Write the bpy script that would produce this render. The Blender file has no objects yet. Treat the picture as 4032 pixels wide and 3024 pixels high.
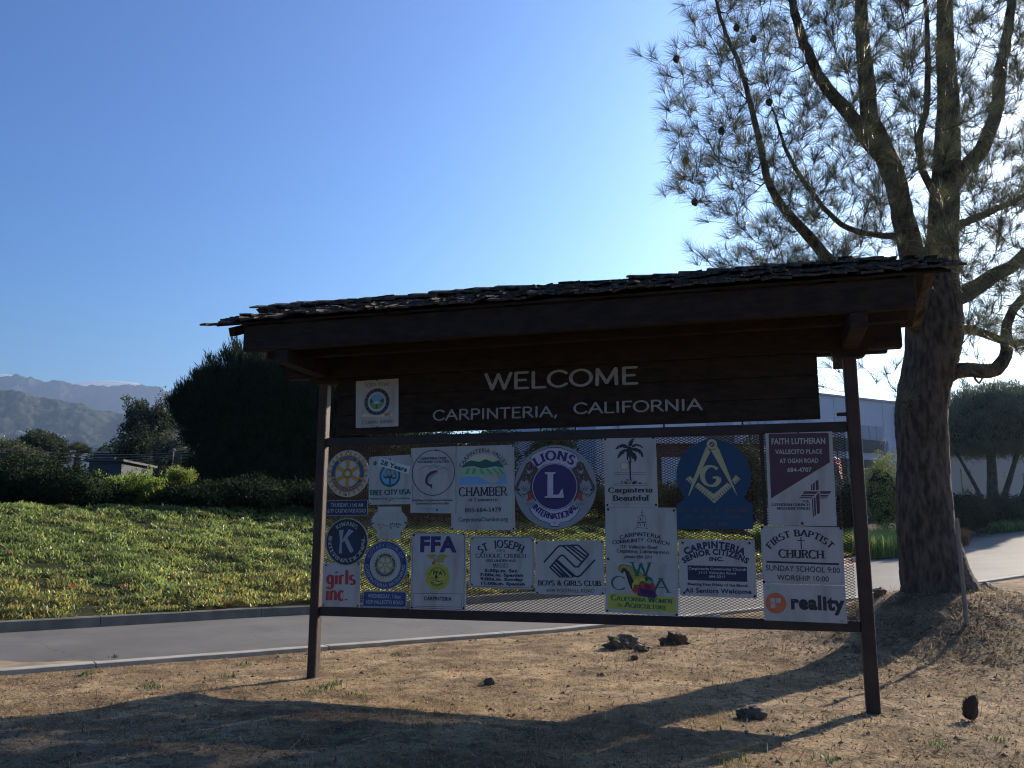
import bpy, bmesh, math, random
import numpy as np
from mathutils import Vector, Matrix, Euler
from mathutils.geometry import tessellate_polygon

scene = bpy.context.scene
C = scene.collection
rng = np.random.default_rng(11)
random.seed(5)
rad = math.radians

# ------------------------------------------------------------------ camera
FPX, PCX, PCY, EYE = 3364.0, 2016.0, 1512.0, 1.5     # focal length in photo pixels, picture centre, eye height
up = np.array([59.0, 18560.0, -3364.0]); up /= np.linalg.norm(up)
fw = np.array([0, 0, -1.0]); fw = fw - up * (up @ fw); fw /= np.linalg.norm(fw)
rt = np.cross(fw, up)
CM = np.array([rt, fw, up])                           # camera axes -> world
cam = bpy.data.objects.new('camera', bpy.data.cameras.new('camera'))
C.objects.link(cam)
cam.matrix_world = Matrix([[*CM[0], 0], [*CM[1], 0], [*CM[2], EYE], [0, 0, 0, 1]])
cam.data.sensor_width = 36.0
cam.data.lens = 36.0 * FPX / 4032.0
cam.data.clip_start = 0.05
cam.data.clip_end = 40000
scene.camera = cam

# ------------------------------------------------------------------ sky, sun, exposure
SUN_AZ, SUN_EL = rad(45.5), rad(24.0)
SUN = Vector((math.sin(SUN_AZ) * math.cos(SUN_EL), math.cos(SUN_AZ) * math.cos(SUN_EL), math.sin(SUN_EL)))
world = bpy.data.worlds.new('World'); scene.world = world
world.use_nodes = True
wn = world.node_tree
sky = wn.nodes.new('ShaderNodeTexSky')
sky.sky_type = 'NISHITA'; sky.sun_disc = False
sky.sun_elevation = SUN_EL; sky.sun_rotation = SUN_AZ
sky.altitude = 30; sky.air_density = 1.25; sky.dust_density = 1.0; sky.ozone_density = 4.5
bg = wn.nodes['Background']; bg.inputs[1].default_value = 0.10
hs = wn.nodes.new('ShaderNodeHueSaturation'); hs.inputs['Saturation'].default_value = 1.5; hs.inputs['Hue'].default_value = 0.496
def wmul(src, k):
    m_ = wn.nodes.new('ShaderNodeVectorMath'); m_.operation = 'SCALE'; m_.inputs['Scale'].default_value = k; wn.links.new(src, m_.inputs[0]); return m_.outputs[0]
gm = wn.nodes.new('ShaderNodeGamma'); gm.inputs['Gamma'].default_value = 1.45            # clear-air contrast of the sky over its whole dome
wn.links.new(sky.outputs[0], hs.inputs['Color']); wn.links.new(wmul(hs.outputs[0], .10), gm.inputs['Color']); wn.links.new(wmul(gm.outputs[0], 10 * .98), bg.inputs[0])
sl = bpy.data.lights.new('sun', 'SUN'); sl.energy = 5.0; sl.angle = rad(0.55); sl.color = (1.0, 0.87, 0.70)
sun = bpy.data.objects.new('sun', sl); C.objects.link(sun)
sun.rotation_euler = SUN.to_track_quat('Z', 'Y').to_euler()
scene.view_settings.view_transform = 'Standard'
scene.view_settings.look = 'None'
scene.view_settings.gamma = 1.0
scene.view_settings.exposure = 1.27
scene.view_settings.use_curve_mapping = False
scene.cycles.filter_width = 1.1
scene.cycles.max_bounces = 6
scene.cycles.volume_bounces = 0
scene.cycles.transparent_max_bounces = 12

# ------------------------------------------------------------------ geometry of the place
def ray(px, py):
    return CM @ np.array([px - PCX, PCY - py, -FPX])
EYEP = np.array([0, 0, EYE])
def at(px, py, Y):
    d = ray(px, py); return EYEP + d * (Y / d[1])
def onz(px, py, z=0.0):
    d = ray(px, py); return EYEP + d * ((z - EYE) / d[2])
PL = onz(1230, 2660); PR = onz(3438, 2775)            # feet of the two posts
PW = float(np.linalg.norm(PR - PL)); SX = (PR - PL) / PW
NX = np.array([SX[1], -SX[0], 0.0])                   # out of the sign, towards the viewer
def W3(s, d, z):
    return PL + SX * s + NX * d + np.array([0, 0, z])
def plane_sz(px, py, d=0.03):
    D = ray(px, py); t = ((PL + NX * d - EYEP) @ NX) / (D @ NX); P = EYEP + D * t
    return (float((P - PL) @ SX), float(P[2]))
def region(ox, oy, sc):
    return lambda x, y: plane_sz(ox + x * sc, oy + y * sc)
K0 = onz(0, 2640); KE = onz(2400, 2462) - K0; KE /= np.linalg.norm(KE)
KN = np.array([-KE[1], KE[0], 0.0])                   # kerb direction and the direction across the road
def tv(x, y):
    dx, dy = x - K0[0], y - K0[1]
    return dx * KE[0] + dy * KE[1], dx * KN[0] + dy * KN[1]
def xy(t, v):
    return K0[0] + KE[0] * t + KN[0] * v, K0[1] + KE[1] * t + KN[1] * v
HT = np.array([-9000, 8, 12.7, 19.3, 25, 33, 40, 48, 60, 75, 9000.])
HZ = np.array([0, 0, .10, .27, .53, .95, 1.5, 2.2, 2.9, 3.3, 3.3])
def hroad(t):
    return np.interp(t, HT, HZ)
FT = np.array([-9000, 0, 5, 20, 24, 30, 36, 48, 60, 90, 200, 9000.])
FV = np.array([4.9, 5.0, 5.5, 5.6, 6.4, 8, 10, 12, 15, 21, 40, 40.])
def vfar(t):
    return np.interp(t, FT, FV)
def sstep(a, b, x):
    u = np.clip((x - a) / (b - a), 0, 1); return u * u * (3 - 2 * u)
TREE = at(3662, 2335, 13.0)
def noise2(x, y, s, seed=0):
    """cheap smooth value noise, vectorised"""
    x = np.asarray(x, float) / s + 137.3 + seed * 17.1; y = np.asarray(y, float) / s + 71.7 + seed * 9.7
    xi = np.floor(x); yi = np.floor(y); fx = x - xi; fy = y - yi
    fx = fx * fx * (3 - 2 * fx); fy = fy * fy * (3 - 2 * fy)
    def h(a, b):
        q = np.sin(a * 127.1 + b * 311.7 + seed * 3.7) * 43758.5453; return q - np.floor(q)
    return (h(xi, yi) * (1 - fx) + h(xi + 1, yi) * fx) * (1 - fy) + (h(xi, yi + 1) * (1 - fx) + h(xi + 1, yi + 1) * fx) * fy - .5
def fbm(x, y, s, o=4, seed=0):
    r = 0; a = 1
    for i in range(o):
        r = r + a * noise2(x, y, s / 2 ** i, seed + i); a *= .5
    return r
def hdirt(x, y):
    t, v = tv(x, y)
    z = hroad(t) * np.clip(1 + v / 14, 0, 1) - .045
    dx, dy = (x - TREE[0]), (y - TREE[1])
    sx = np.where(dx > 0, 2.3, 1.05)
    m = .80 * np.exp(-dx * dx / (2 * sx * sx) - dy * dy / (2 * np.where(dy < 0, 1.55, 1.4) ** 2))
    m = m * sstep(0.0, -1.6, v)
    z = z + m
    z = z + (fbm(x, y, 1.3, 3) * .05 + fbm(x, y, .22, 3, 5) * .022) * sstep(0, -.5, v)
    return z
def hbank(x, y):
    t, v = tv(x, y)
    u = v - vfar(t)
    k = 1 - sstep(23, 36, t)
    b = .12 + k * (.19 * np.clip(u, 0, 12)) + (1 - k) * .03 * np.clip(u, 0, 20)
    return hroad(t) + b + fbm(x, y, 3.0, 3, 9) * .10 * np.clip(u, 0, 1)
def hground(x, y):
    t, v = tv(x, y)
    return float(hdirt(x, y) if v < 0 else (hroad(t) if v < vfar(t) else hbank(x, y)))

# ------------------------------------------------------------------ materials
MATS = {}
def mat(name, col, col2=None, scale=6.0, rough=.7, bump=0.0, bscale=None, metal=0.0, stretch=(1, 1, 1), spec=.4,
        ramp=(.35, .65), detail=6.0, coords='Object', tint=False, transl=0.0, coat=0.0):
    if name in MATS: return MATS[name]
    m = bpy.data.materials.new(name); m.use_nodes = True; nt = m.node_tree; N = nt.nodes; Lk = nt.links
    b = N['Principled BSDF']; out = N['Material Output']
    b.inputs['Roughness'].default_value = rough; b.inputs['Metallic'].default_value = metal
    b.inputs['Specular IOR Level'].default_value = spec
    b.inputs['Coat Weight'].default_value = coat
    col = (*col, 1) if len(col) == 3 else col
    b.inputs['Base Color'].default_value = col
    src = None
    if col2 is not None or bump > 0:
        tc = N.new('ShaderNodeTexCoord'); mp = N.new('ShaderNodeMapping'); mp.inputs['Scale'].default_value = stretch
        Lk.new(tc.outputs[coords], mp.inputs['Vector'])
    if col2 is not None:
        nz = N.new('ShaderNodeTexNoise'); nz.inputs['Scale'].default_value = scale; nz.inputs['Detail'].default_value = detail
        Lk.new(mp.outputs[0], nz.inputs['Vector'])
        rp = N.new('ShaderNodeValToRGB'); rp.color_ramp.elements[0].position = ramp[0]; rp.color_ramp.elements[1].position = ramp[1]
        rp.color_ramp.elements[0].color = col; rp.color_ramp.elements[1].color = (*col2, 1)
        Lk.new(nz.outputs['Fac'], rp.inputs['Fac']); src = rp.outputs['Color']
    if tint:
        at_ = N.new('ShaderNodeAttribute'); at_.attribute_name = 'tint'
        if src is None: src = at_.outputs['Color']
        else:
            mx = N.new('ShaderNodeMix'); mx.data_type = 'RGBA'; mx.blend_type = 'MULTIPLY'; mx.inputs[0].default_value = 1
            Lk.new(src, mx.inputs[6]); Lk.new(at_.outputs['Color'], mx.inputs[7]); src = mx.outputs[2]
    if src is not None: Lk.new(src, b.inputs['Base Color'])
    if bump > 0:
        n2 = N.new('ShaderNodeTexNoise'); n2.inputs['Scale'].default_value = bscale or scale * 4; n2.inputs['Detail'].default_value = 8
        Lk.new(mp.outputs[0], n2.inputs['Vector'])
        bp = N.new('ShaderNodeBump'); bp.inputs['Strength'].default_value = bump; bp.inputs['Distance'].default_value = .02
        Lk.new(n2.outputs['Fac'], bp.inputs['Height']); Lk.new(bp.outputs[0], b.inputs['Normal'])
    if transl > 0:
        tr = N.new('ShaderNodeBsdfTranslucent'); ms = N.new('ShaderNodeMixShader'); ms.inputs[0].default_value = transl
        if src is not None: Lk.new(src, tr.inputs[0])
        else: tr.inputs[0].default_value = col
        Lk.new(b.outputs[0], ms.inputs[1]); Lk.new(tr.outputs[0], ms.inputs[2]); Lk.new(ms.outputs[0], out.inputs['Surface'])
    MATS[name] = m; return m

# ------------------------------------------------------------------ mesh collecting
class MB:
    def __init__(s):
        s.v = []; s.f = []; s.m = []; s.mats = []; s.n = 0
    def add(s, V, F, m):
        V = np.asarray(V, float).reshape(-1, 3)
        if m not in s.mats: s.mats.append(m)
        k = s.mats.index(m); n = s.n
        s.v.append(V); s.f.extend([tuple(i + n for i in f) for f in F]); s.m.extend([k] * len(F)); s.n += len(V)
    def build(s, name, parent=None, smooth=False, loc=None):
        V = np.concatenate(s.v) if s.v else np.zeros((0, 3))
        o0 = np.array(loc if loc is not None else (wloc(parent) if parent else (0, 0, 0)), float)
        me = bpy.data.meshes.new(name); me.from_pydata((V - o0).tolist(), [], s.f)
        for m in s.mats: me.materials.append(m)
        me.polygons.foreach_set('material_index', np.array(s.m, np.int32))
        if smooth: me.polygons.foreach_set('use_smooth', np.ones(len(s.f), bool))
        o = bpy.data.objects.new(name, me); C.objects.link(o)
        if parent: o.parent = parent; o.location = o0 - np.array(wloc(parent))
        else: o.location = o0
        return o
def wloc(o):
    l = Vector(o.location); p = o.parent
    while p: l = l + Vector(p.location); p = p.parent
    return np.array(l)
def tag(o, label=None, cat=None, group=None, kind=None):
    if label: o['label'] = label
    if cat: o['category'] = cat
    if group: o['group'] = group
    if kind: o['kind'] = kind
    return o
def empty(name, loc, label, cat, group=None):
    o = bpy.data.objects.new(name, None); C.objects.link(o); o.location = [float(a) for a in loc]; o.empty_display_size = .1
    return tag(o, label, cat, group)
def fast_mesh(name, V, F, m, parent=None, tint=None, smooth=False, loc=None):
    """V (n,3), F (k,3 or 4) int arrays; tint per vertex"""
    V = np.asarray(V, float); F = np.asarray(F, np.int32); k = F.shape[1]
    o0 = np.array(loc if loc is not None else (wloc(parent) if parent else (0, 0, 0)), float)
    me = bpy.data.meshes.new(name)
    me.vertices.add(len(V)); me.vertices.foreach_set('co', (V - o0).astype(np.float32).ravel())
    me.loops.add(F.size); me.loops.foreach_set('vertex_index', F.ravel())
    me.polygons.add(len(F)); me.polygons.foreach_set('loop_start', np.arange(0, F.size, k, dtype=np.int32))
    if smooth: me.polygons.foreach_set('use_smooth', np.ones(len(F), bool))
    me.materials.append(m)
    if tint is not None:
        a = me.attributes.new('tint', 'FLOAT_COLOR', 'POINT')
        c = np.ones((len(V), 4), np.float32); c[:, :3] = tint; a.data.foreach_set('color', c.ravel())
    me.update(calc_edges=True); me.validate()
    o = bpy.data.objects.new(name, me); C.objects.link(o)
    if parent: o.parent = parent; o.location = o0 - wloc(parent)
    else: o.location = o0
    return o

def bevel_box(mb, c, half, axes, m, bev=.006, seg=1):
    bm = bmesh.new(); bmesh.ops.create_cube(bm, size=2)
    for v in bm.verts: v.co = Vector((v.co.x * half[0], v.co.y * half[1], v.co.z * half[2]))
    if bev > 0: bmesh.ops.bevel(bm, geom=bm.edges[:], offset=bev, segments=seg, affect='EDGES', profile=.5)
    bm.verts.index_update()
    A = np.array(axes, float)
    V = [np.array(c) + A[0] * v.co.x + A[1] * v.co.y + A[2] * v.co.z for v in bm.verts]
    F = [[l.vert.index for l in f.loops] for f in bm.faces]; bm.free()
    if np.dot(np.cross(A[0], A[1]), A[2]) < 0: F = [f[::-1] for f in F]
    mb.add(V, F, m)
AX = (SX, NX, np.array([0, 0, 1.0]))
WAX = (np.array([1., 0, 0]), np.array([0, 1., 0]), np.array([0, 0, 1.]))
def sbox(mb, s0, s1, d0, d1, z0, z1, m, bev=.006, seg=1):
    bevel_box(mb, W3((s0 + s1) / 2, (d0 + d1) / 2, (z0 + z1) / 2), ((s1 - s0) / 2, (d1 - d0) / 2, (z1 - z0) / 2), AX, m, bev, seg)
def tube(mb, P, Rr, m, n=10, wob=0.0, cap=True, seed=0, bark=0.0):
    P = np.asarray(P, float); Rr = np.broadcast_to(np.asarray(Rr, float), (len(P),)); r2 = np.random.default_rng(seed)
    T = np.gradient(P, axis=0); T /= np.linalg.norm(T, axis=1)[:, None] + 1e-9
    a = np.cross(T[0], [0, 1, .01]); a = a / (np.linalg.norm(a) + 1e-9)
    V = []; ph = r2.uniform(0, 6.28, 4)
    for i in range(len(P)):
        a = a - T[i] * (a @ T[i]); a /= np.linalg.norm(a) + 1e-9; b = np.cross(T[i], a)
        for k in range(n):
            th = 2 * math.pi * k / n; w = 1.0
            if wob: w += wob * (.6 * math.sin(3 * th + ph[0] + i * .35) + .5 * math.sin(5 * th + ph[1] - i * .23)) + wob * .8 * r2.uniform(-1, 1)
            V.append(P[i] + (a * math.cos(th) + b * math.sin(th)) * Rr[i] * w)
        if bark:
            th_ = np.linspace(0, 2 * math.pi, n, endpoint=False); hh = np.full(n, P[i][2]); ss = th_ * .36
            hw = hh + .5 * noise2(ss, hh * .5, .13, 9) + .23 * noise2(ss, hh, .05, 19); sw = ss + .05 * noise2(ss * .5, hw, .11, 29); g = np.abs(noise2(sw, hw * .30, .05, 3)) * 1.5 + .6 * np.abs(noise2(sw, hw * .45, .027, 8))
            for k in range(n): V[-n + k] = V[-n + k] + (V[-n + k] - P[i]) / Rr[i] * bark * float(g[k])
    F = [(i * n + k, i * n + (k + 1) % n, (i + 1) * n + (k + 1) % n, (i + 1) * n + k) for i in range(len(P) - 1) for k in range(n)]
    if cap: F.append(tuple(range(n))[::-1]); F.append(tuple((len(P) - 1) * n + k for k in range(n)))
    mb.add(V, F, m)
def resample(P, R, step):
    P = np.asarray(P, float); R = np.asarray(R, float)
    d = np.r_[0, np.cumsum(np.linalg.norm(np.diff(P, axis=0), axis=1))]
    n = max(4, int(d[-1] / step)); u = np.linspace(0, d[-1], n)
    Q = np.stack([np.interp(u, d, P[:, k]) for k in range(3)], 1)
    for _ in range(3):
        Q[1:-1] = Q[1:-1] * .5 + (Q[:-2] + Q[2:]) * .25
    return Q, np.interp(u, d, R)
# ------------------------------------------------------------------ lettering
def arc(cx, cy, rx, ry, a0, a1, n=14):
    return [(cx + rx * math.cos(rad(a0 + (a1 - a0) * i / n)), cy + ry * math.sin(rad(a0 + (a1 - a0) * i / n))) for i in range(n + 1)]
X = .66
GL = {
 'A': (.84, [[(.02, 0), (.42, 1)], [(.42, 1), (.82, 0)], [(.17, .36), (.67, .36)]]),
 'B': (.70, [[(.1, 0), (.1, 1)], [(.1, 1), (.36, 1)] + arc(.36, .76, .24, .24, 90, -90) + [(.1, .52)], [(.1, .52), (.38, .52)] + arc(.38, .26, .27, .26, 90, -90) + [(.1, 0)]]),
 'C': (.82, [arc(.46, .5, .42, .5, 42, 318, 22)]),
 'D': (.84, [[(.1, 0), (.1, 1)], [(.1, 1), (.34, 1)] + arc(.34, .5, .44, .5, 90, -90, 18) + [(.1, 0)]]),
 'E': (.64, [[(.1, 0), (.1, 1)], [(.1, 1), (.58, 1)], [(.1, .52), (.5, .52)], [(.1, 0), (.6, 0)]]),
 'F': (.60, [[(.1, 0), (.1, 1)], [(.1, 1), (.56, 1)], [(.1, .52), (.48, .52)]]),
 'G': (.86, [arc(.46, .5, .42, .5, 42, 330, 22) + [(.82, .42)], [(.54, .42), (.84, .42)]]),
 'H': (.82, [[(.1, 0), (.1, 1)], [(.72, 0), (.72, 1)], [(.1, .5), (.72, .5)]]),
 'I': (.28, [[(.14, 0), (.14, 1)]]),
 'J': (.46, [[(.34, 1), (.34, .22)] + arc(.16, .22, .18, .24, 0, -110, 8)]),
 'K': (.76, [[(.1, 0), (.1, 1)], [(.1, .42), (.64, 1)], [(.28, .6), (.72, 0)]]),
 'L': (.60, [[(.1, 0), (.1, 1)], [(.1, 0), (.58, 0)]]),
 'M': (.98, [[(.1, 0), (.12, 1)], [(.12, 1), (.49, .1)], [(.49, .1), (.86, 1)], [(.86, 1), (.88, 0)]]),
 'N': (.84, [[(.1, 0), (.1, 1)], [(.1, 1), (.74, 0)], [(.74, 0), (.74, 1)]]),
 'O': (.92, [arc(.46, .5, .42, .5, 90, 450, 28)]),
 'P': (.66, [[(.1, 0), (.1, 1)], [(.1, 1), (.36, 1)] + arc(.36, .74, .26, .26, 90, -90) + [(.1, .48)]]),
 'R': (.74, [[(.1, 0), (.1, 1)], [(.1, 1), (.36, 1)] + arc(.36, .75, .25, .25, 90, -90) + [(.1, .5)], [(.36, .5), (.72, 0)]]),
 'S': (.62, [arc(.31, .75, .23, .25, 30, 270, 12) + arc(.31, .25, .25, .25, 90, -150, 12)]),
 'T': (.72, [[(.36, 0), (.36, 1)], [(.02, 1), (.7, 1)]]),
 'U': (.80, [[(.1, 1), (.1, .34)] + arc(.4, .34, .3, .34, 180, 360, 14) + [(.7, 1)]]),
 'V': (.80, [[(.02, 1), (.4, 0)], [(.4, 0), (.78, 1)]]),
 'W': (1.12, [[(.02, 1), (.3, 0)], [(.3, 0), (.56, .95)], [(.56, .95), (.82, 0)], [(.82, 0), (1.1, 1)]]),
 'Y': (.76, [[(.02, 1), (.38, .45)], [(.74, 1), (.38, .45)], [(.38, .45), (.38, 0)]]),
 'Z': (.7, [[(.06, 1), (.64, 1)], [(.64, 1), (.06, 0)], [(.06, 0), (.66, 0)]]),
 'a': (.58, [[(.46, X), (.46, 0)], arc(.28, .22, .2, .22, 0, 360, 14), [(.1, .58)] + arc(.28, .46, .18, .2, 120, 0, 8)]),
 'b': (.6, [[(.1, 0), (.1, 1.05)], arc(.32, X / 2, .22, X / 2, 0, 360, 16)]),
 'c': (.5, [arc(.3, X / 2, .22, X / 2, 48, 312, 14)]),
 'd': (.6, [[(.5, 0), (.5, 1.05)], arc(.28, X / 2, .22, X / 2, 0, 360, 16)]),
 'e': (.54, [[(.08, .36), (.48, .36)], arc(.29, X / 2, .22, X / 2, 0, 310, 16)]),
 'f': (.36, [[(.16, 0), (.16, .85)] + arc(.3, .85, .14, .18, 180, 70, 7), [(.04, X), (.34, X)]]),
 'g': (.58, [arc(.28, .36, .2, .3, 0, 360, 14), [(.48, X), (.48, -.1)] + arc(.28, -.1, .2, .2, 0, -150, 9)]),
 'h': (.6, [[(.1, 0), (.1, 1.05)], [(.1, .42)] + arc(.3, .42, .2, .24, 180, 0, 10)[1:] + [(.5, 0)]]),
 'i': (.24, [[(.12, 0), (.12, X)], [(.12, .84), (.12, .93)]]),
 'l': (.24, [[(.12, 0), (.12, 1.05)]]),
 'm': (.88, [[(.1, 0), (.1, X)], arc(.27, .42, .17, .24, 180, 0, 8) + [(.44, 0)], arc(.61, .42, .17, .24, 180, 0, 8) + [(.78, 0)]]),
 'n': (.6, [[(.1, 0), (.1, X)], arc(.3, .42, .2, .24, 180, 0, 10) + [(.5, 0)]]),
 'o': (.6, [arc(.3, X / 2, .24, X / 2, 90, 450, 20)]),
 'p': (.6, [[(.1, -.32), (.1, X)], arc(.32, X / 2, .22, X / 2, 0, 360, 16)]),
 'r': (.42, [[(.1, 0), (.1, X)], arc(.3, .42, .2, .24, 180, 60, 6)]),
 's': (.46, [arc(.23, .49, .15, .17, 40, 270, 9) + arc(.23, .16, .17, .16, 90, -140, 9)]),
 't': (.38, [[(.16, .92), (.16, .14)] + arc(.28, .14, .12, .14, 180, 280, 5), [(.02, X), (.34, X)]]),
 'u': (.6, [[(.1, X), (.1, .24)] + arc(.3, .24, .2, .24, 180, 360, 10), [(.5, 0), (.5, X)]]),
 'v': (.54, [[(.04, X), (.27, 0)], [(.27, 0), (.5, X)]]),
 'y': (.54, [[(.04, X), (.28, 0)], [(.5, X), (.2, -.3)]]),
 'k': (.56, [[(.1, 0), (.1, 1.05)], [(.1, .26), (.46, X)], [(.24, .4), (.52, 0)]]),
 '0': (.66, [arc(.33, .5, .25, .5, 90, 450, 24)]),
 '1': (.4, [[(.2, 0), (.2, 1)], [(.2, 1), (.06, .82)]]),
 '2': (.62, [arc(.3, .74, .22, .26, 170, -30, 10) + [(.08, 0), (.56, 0)]]),
 '3': (.6, [arc(.28, .75, .2, .25, 150, -90, 10) + arc(.28, .26, .24, .26, 90, -150, 10)]),
 '4': (.64, [[(.46, 0), (.46, 1), (.06, .3), (.6, .3)]]),
 '5': (.62, [[(.52, 1), (.14, 1), (.1, .56)] + arc(.3, .32, .24, .32, 120, -150, 12)]),
 '6': (.62, [[(.46, 1), (.1, .42)] + arc(.31, .3, .22, .3, 160, -200, 16)]),
 '8': (.62, [arc(.3, .76, .18, .24, 270, 630, 16), arc(.3, .27, .23, .27, 90, 450, 18)]),
 '9': (.62, [[(.16, 0), (.52, .6)] + arc(.31, .7, .21, .3, -20, 340, 16)]),
 '.': (.24, [[(.12, .02), (.12, .1)]]), ',': (.24, [[(.14, .1), (.08, -.14)]]),
 '-': (.4, [[(.06, .42), (.34, .42)]]), ' ': (.36, []),
 '&': (.8, [[(.74, .0), (.2, .7)] + arc(.36, .8, .18, .2, 200, -20, 8) + arc(.3, .26, .24, .26, 90, 320, 12) + [(.7, .46)]]),
}
def stroke_polys(pts, style):
    """one pen stroke -> list of (verts, faces)"""
    P = np.asarray(pts, float); n = len(P)
    closed = n > 6 and np.linalg.norm(P[0] - P[-1]) < 1e-6
    T = np.zeros_like(P); T[1:-1] = P[2:] - P[:-2]
    if closed: T[0] = T[-1] = P[1] - P[-2]
    else: T[0] = P[1] - P[0]; T[-1] = P[-1] - P[-2]
    T /= np.linalg.norm(T, axis=1)[:, None] + 1e-9
    Nn = np.stack([-T[:, 1], T[:, 0]], 1)
    if style.get('round'):
        w = np.full(n, style['thick'] / 2)
    else:
        th = np.arctan2(T[:, 1], T[:, 0]); f = np.abs(np.sin(th - rad(-14 if style.get('serif') else 0))) ** 1.3
        w = (style['thin'] + (style['thick'] - style['thin']) * f) / 2
    # mitre at sharp corners inside a stroke
    if n > 2:
        for i in range(1, n - 1):
            a = P[i] - P[i - 1]; b = P[i + 1] - P[i]; la, lb = np.linalg.norm(a), np.linalg.norm(b)
            if la > 1e-6 and lb > 1e-6:
                c = (a @ b) / la / lb; w[i] /= max(.55, math.sqrt(max(0, (1 + c) / 2)))
    V = np.concatenate([P + Nn * w[:, None], P - Nn * w[:, None]])
    F = [(i, n + i, n + i + 1, i + 1) for i in range(n - 1)]
    out = [(V, F)]
    if style.get('round') and not closed:
        for q, t in ((P[0], -T[0]), (P[-1], T[-1])):
            a0 = math.atan2(t[1], t[0]); r = w[0]
            cv = [tuple(q)] + [(q[0] + r * math.cos(a0 + rad(d)), q[1] + r * math.sin(a0 + rad(d))) for d in range(-90, 91, 30)]
            out.append((np.array(cv), [(0, i, i + 1) for i in range(1, 7)]))
    if style.get('serif') and not closed:
        for q, t in ((P[0], T[0]), (P[-1], T[-1])):
            lv = [y for y in (0, 1, 1.05, X, -.32) if abs(q[1] - y) < 1e-3]
            if lv and abs(t[1]) > .6:
                hw = style['thick'] * .5 + style.get('slab', .1); hh = style['thin'] / 2; y = q[1] + (hh if q[1] <= 0.01 else -hh)
                V2 = np.array([(q[0] - hw, y - hh), (q[0] + hw, y - hh), (q[0] + hw, y + hh), (q[0] - hw, y + hh)]); out.append((V2, [(0, 1, 2, 3)]))
            elif abs(t[0]) > .8 and (abs(q[1]) < 1e-3 or abs(q[1] - 1) < 1e-3) and len(pts) == 2:
                dy = .16 * (1 if q[1] < .5 else -1); hw = style['thin'] / 2
                V2 = np.array([(q[0] - hw, q[1]), (q[0] + hw, q[1]), (q[0] + hw, q[1] + dy), (q[0] - hw, q[1] + dy)])
                if q[0] > .2 or pts[0][0] < .05: out.append((V2, [(0, 1, 2, 3)] if dy > 0 else [(3, 2, 1, 0)]))
    return out
STY = {
 'round': dict(round=True, thick=.15), 'serif': dict(serif=True, thin=.08, thick=.18, slab=.08), 'serifb': dict(serif=True, thin=.10, thick=.245, slab=.09),
 'serifl': dict(serif=True, thin=.045, thick=.13, slab=.09), 'hand': dict(thin=.13, thick=.20), 'script': dict(thin=.05, thick=.12),
 'fat': dict(thin=.09, thick=.26), 'tree': dict(serif=True, thin=.14, thick=.34, slab=.06), 'lions': dict(serif=True, thin=.15, thick=.27, slab=.05),
}
_gc = {}
def glyph(font, ch):
    """-> (list of (verts2d, faces)), advance ; cap height = 1"""
    k = (font, ch)
    if k in _gc: return _gc[k]
    if font in STY:
        w, st = GL.get(ch, GL['o']); P = []
        for s_ in st: P += stroke_polys(s_, STY[font])
        _gc[k] = (P, w + (.10 if font != 'script' else -.02)); return _gc[k]
    off = {'sans': .009, 'bold': .03, 'heavy': .05, 'light': -.006}[font]
    def mk(body):
        cu = bpy.data.curves.new('t', 'FONT'); cu.body = body; cu.offset = off; cu.resolution_u = 3
        o = bpy.data.objects.new('t', cu); me = bpy.data.meshes.new_from_object(o)
        V = np.array([v.co[:2] for v in me.vertices]).reshape(-1, 2); F = [tuple(p.vertices) for p in me.polygons]
        bpy.data.objects.remove(o); bpy.data.curves.remove(cu); bpy.data.meshes.remove(me); return V, F
    if ('caph', 0) not in _gc:
        V, _ = mk('H'); _gc[('caph', 0)] = float(V[:, 1].max())
    ch_ = _gc[('caph', 0)]
    if ch == ' ':
        a = mk('H H')[0][:, 0]; b = mk('HH')[0][:, 0]; r = ([], float(a.max() - b.max()) / ch_)
    else:
        V, F = mk(ch); V2, _ = mk(ch + ch); adv = float(V2[:, 0].max() - V[:, 0].max()) / ch_
        r = ([(V / ch_, F)], adv + off * 1.3)
    _gc[k] = r; return r

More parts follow.
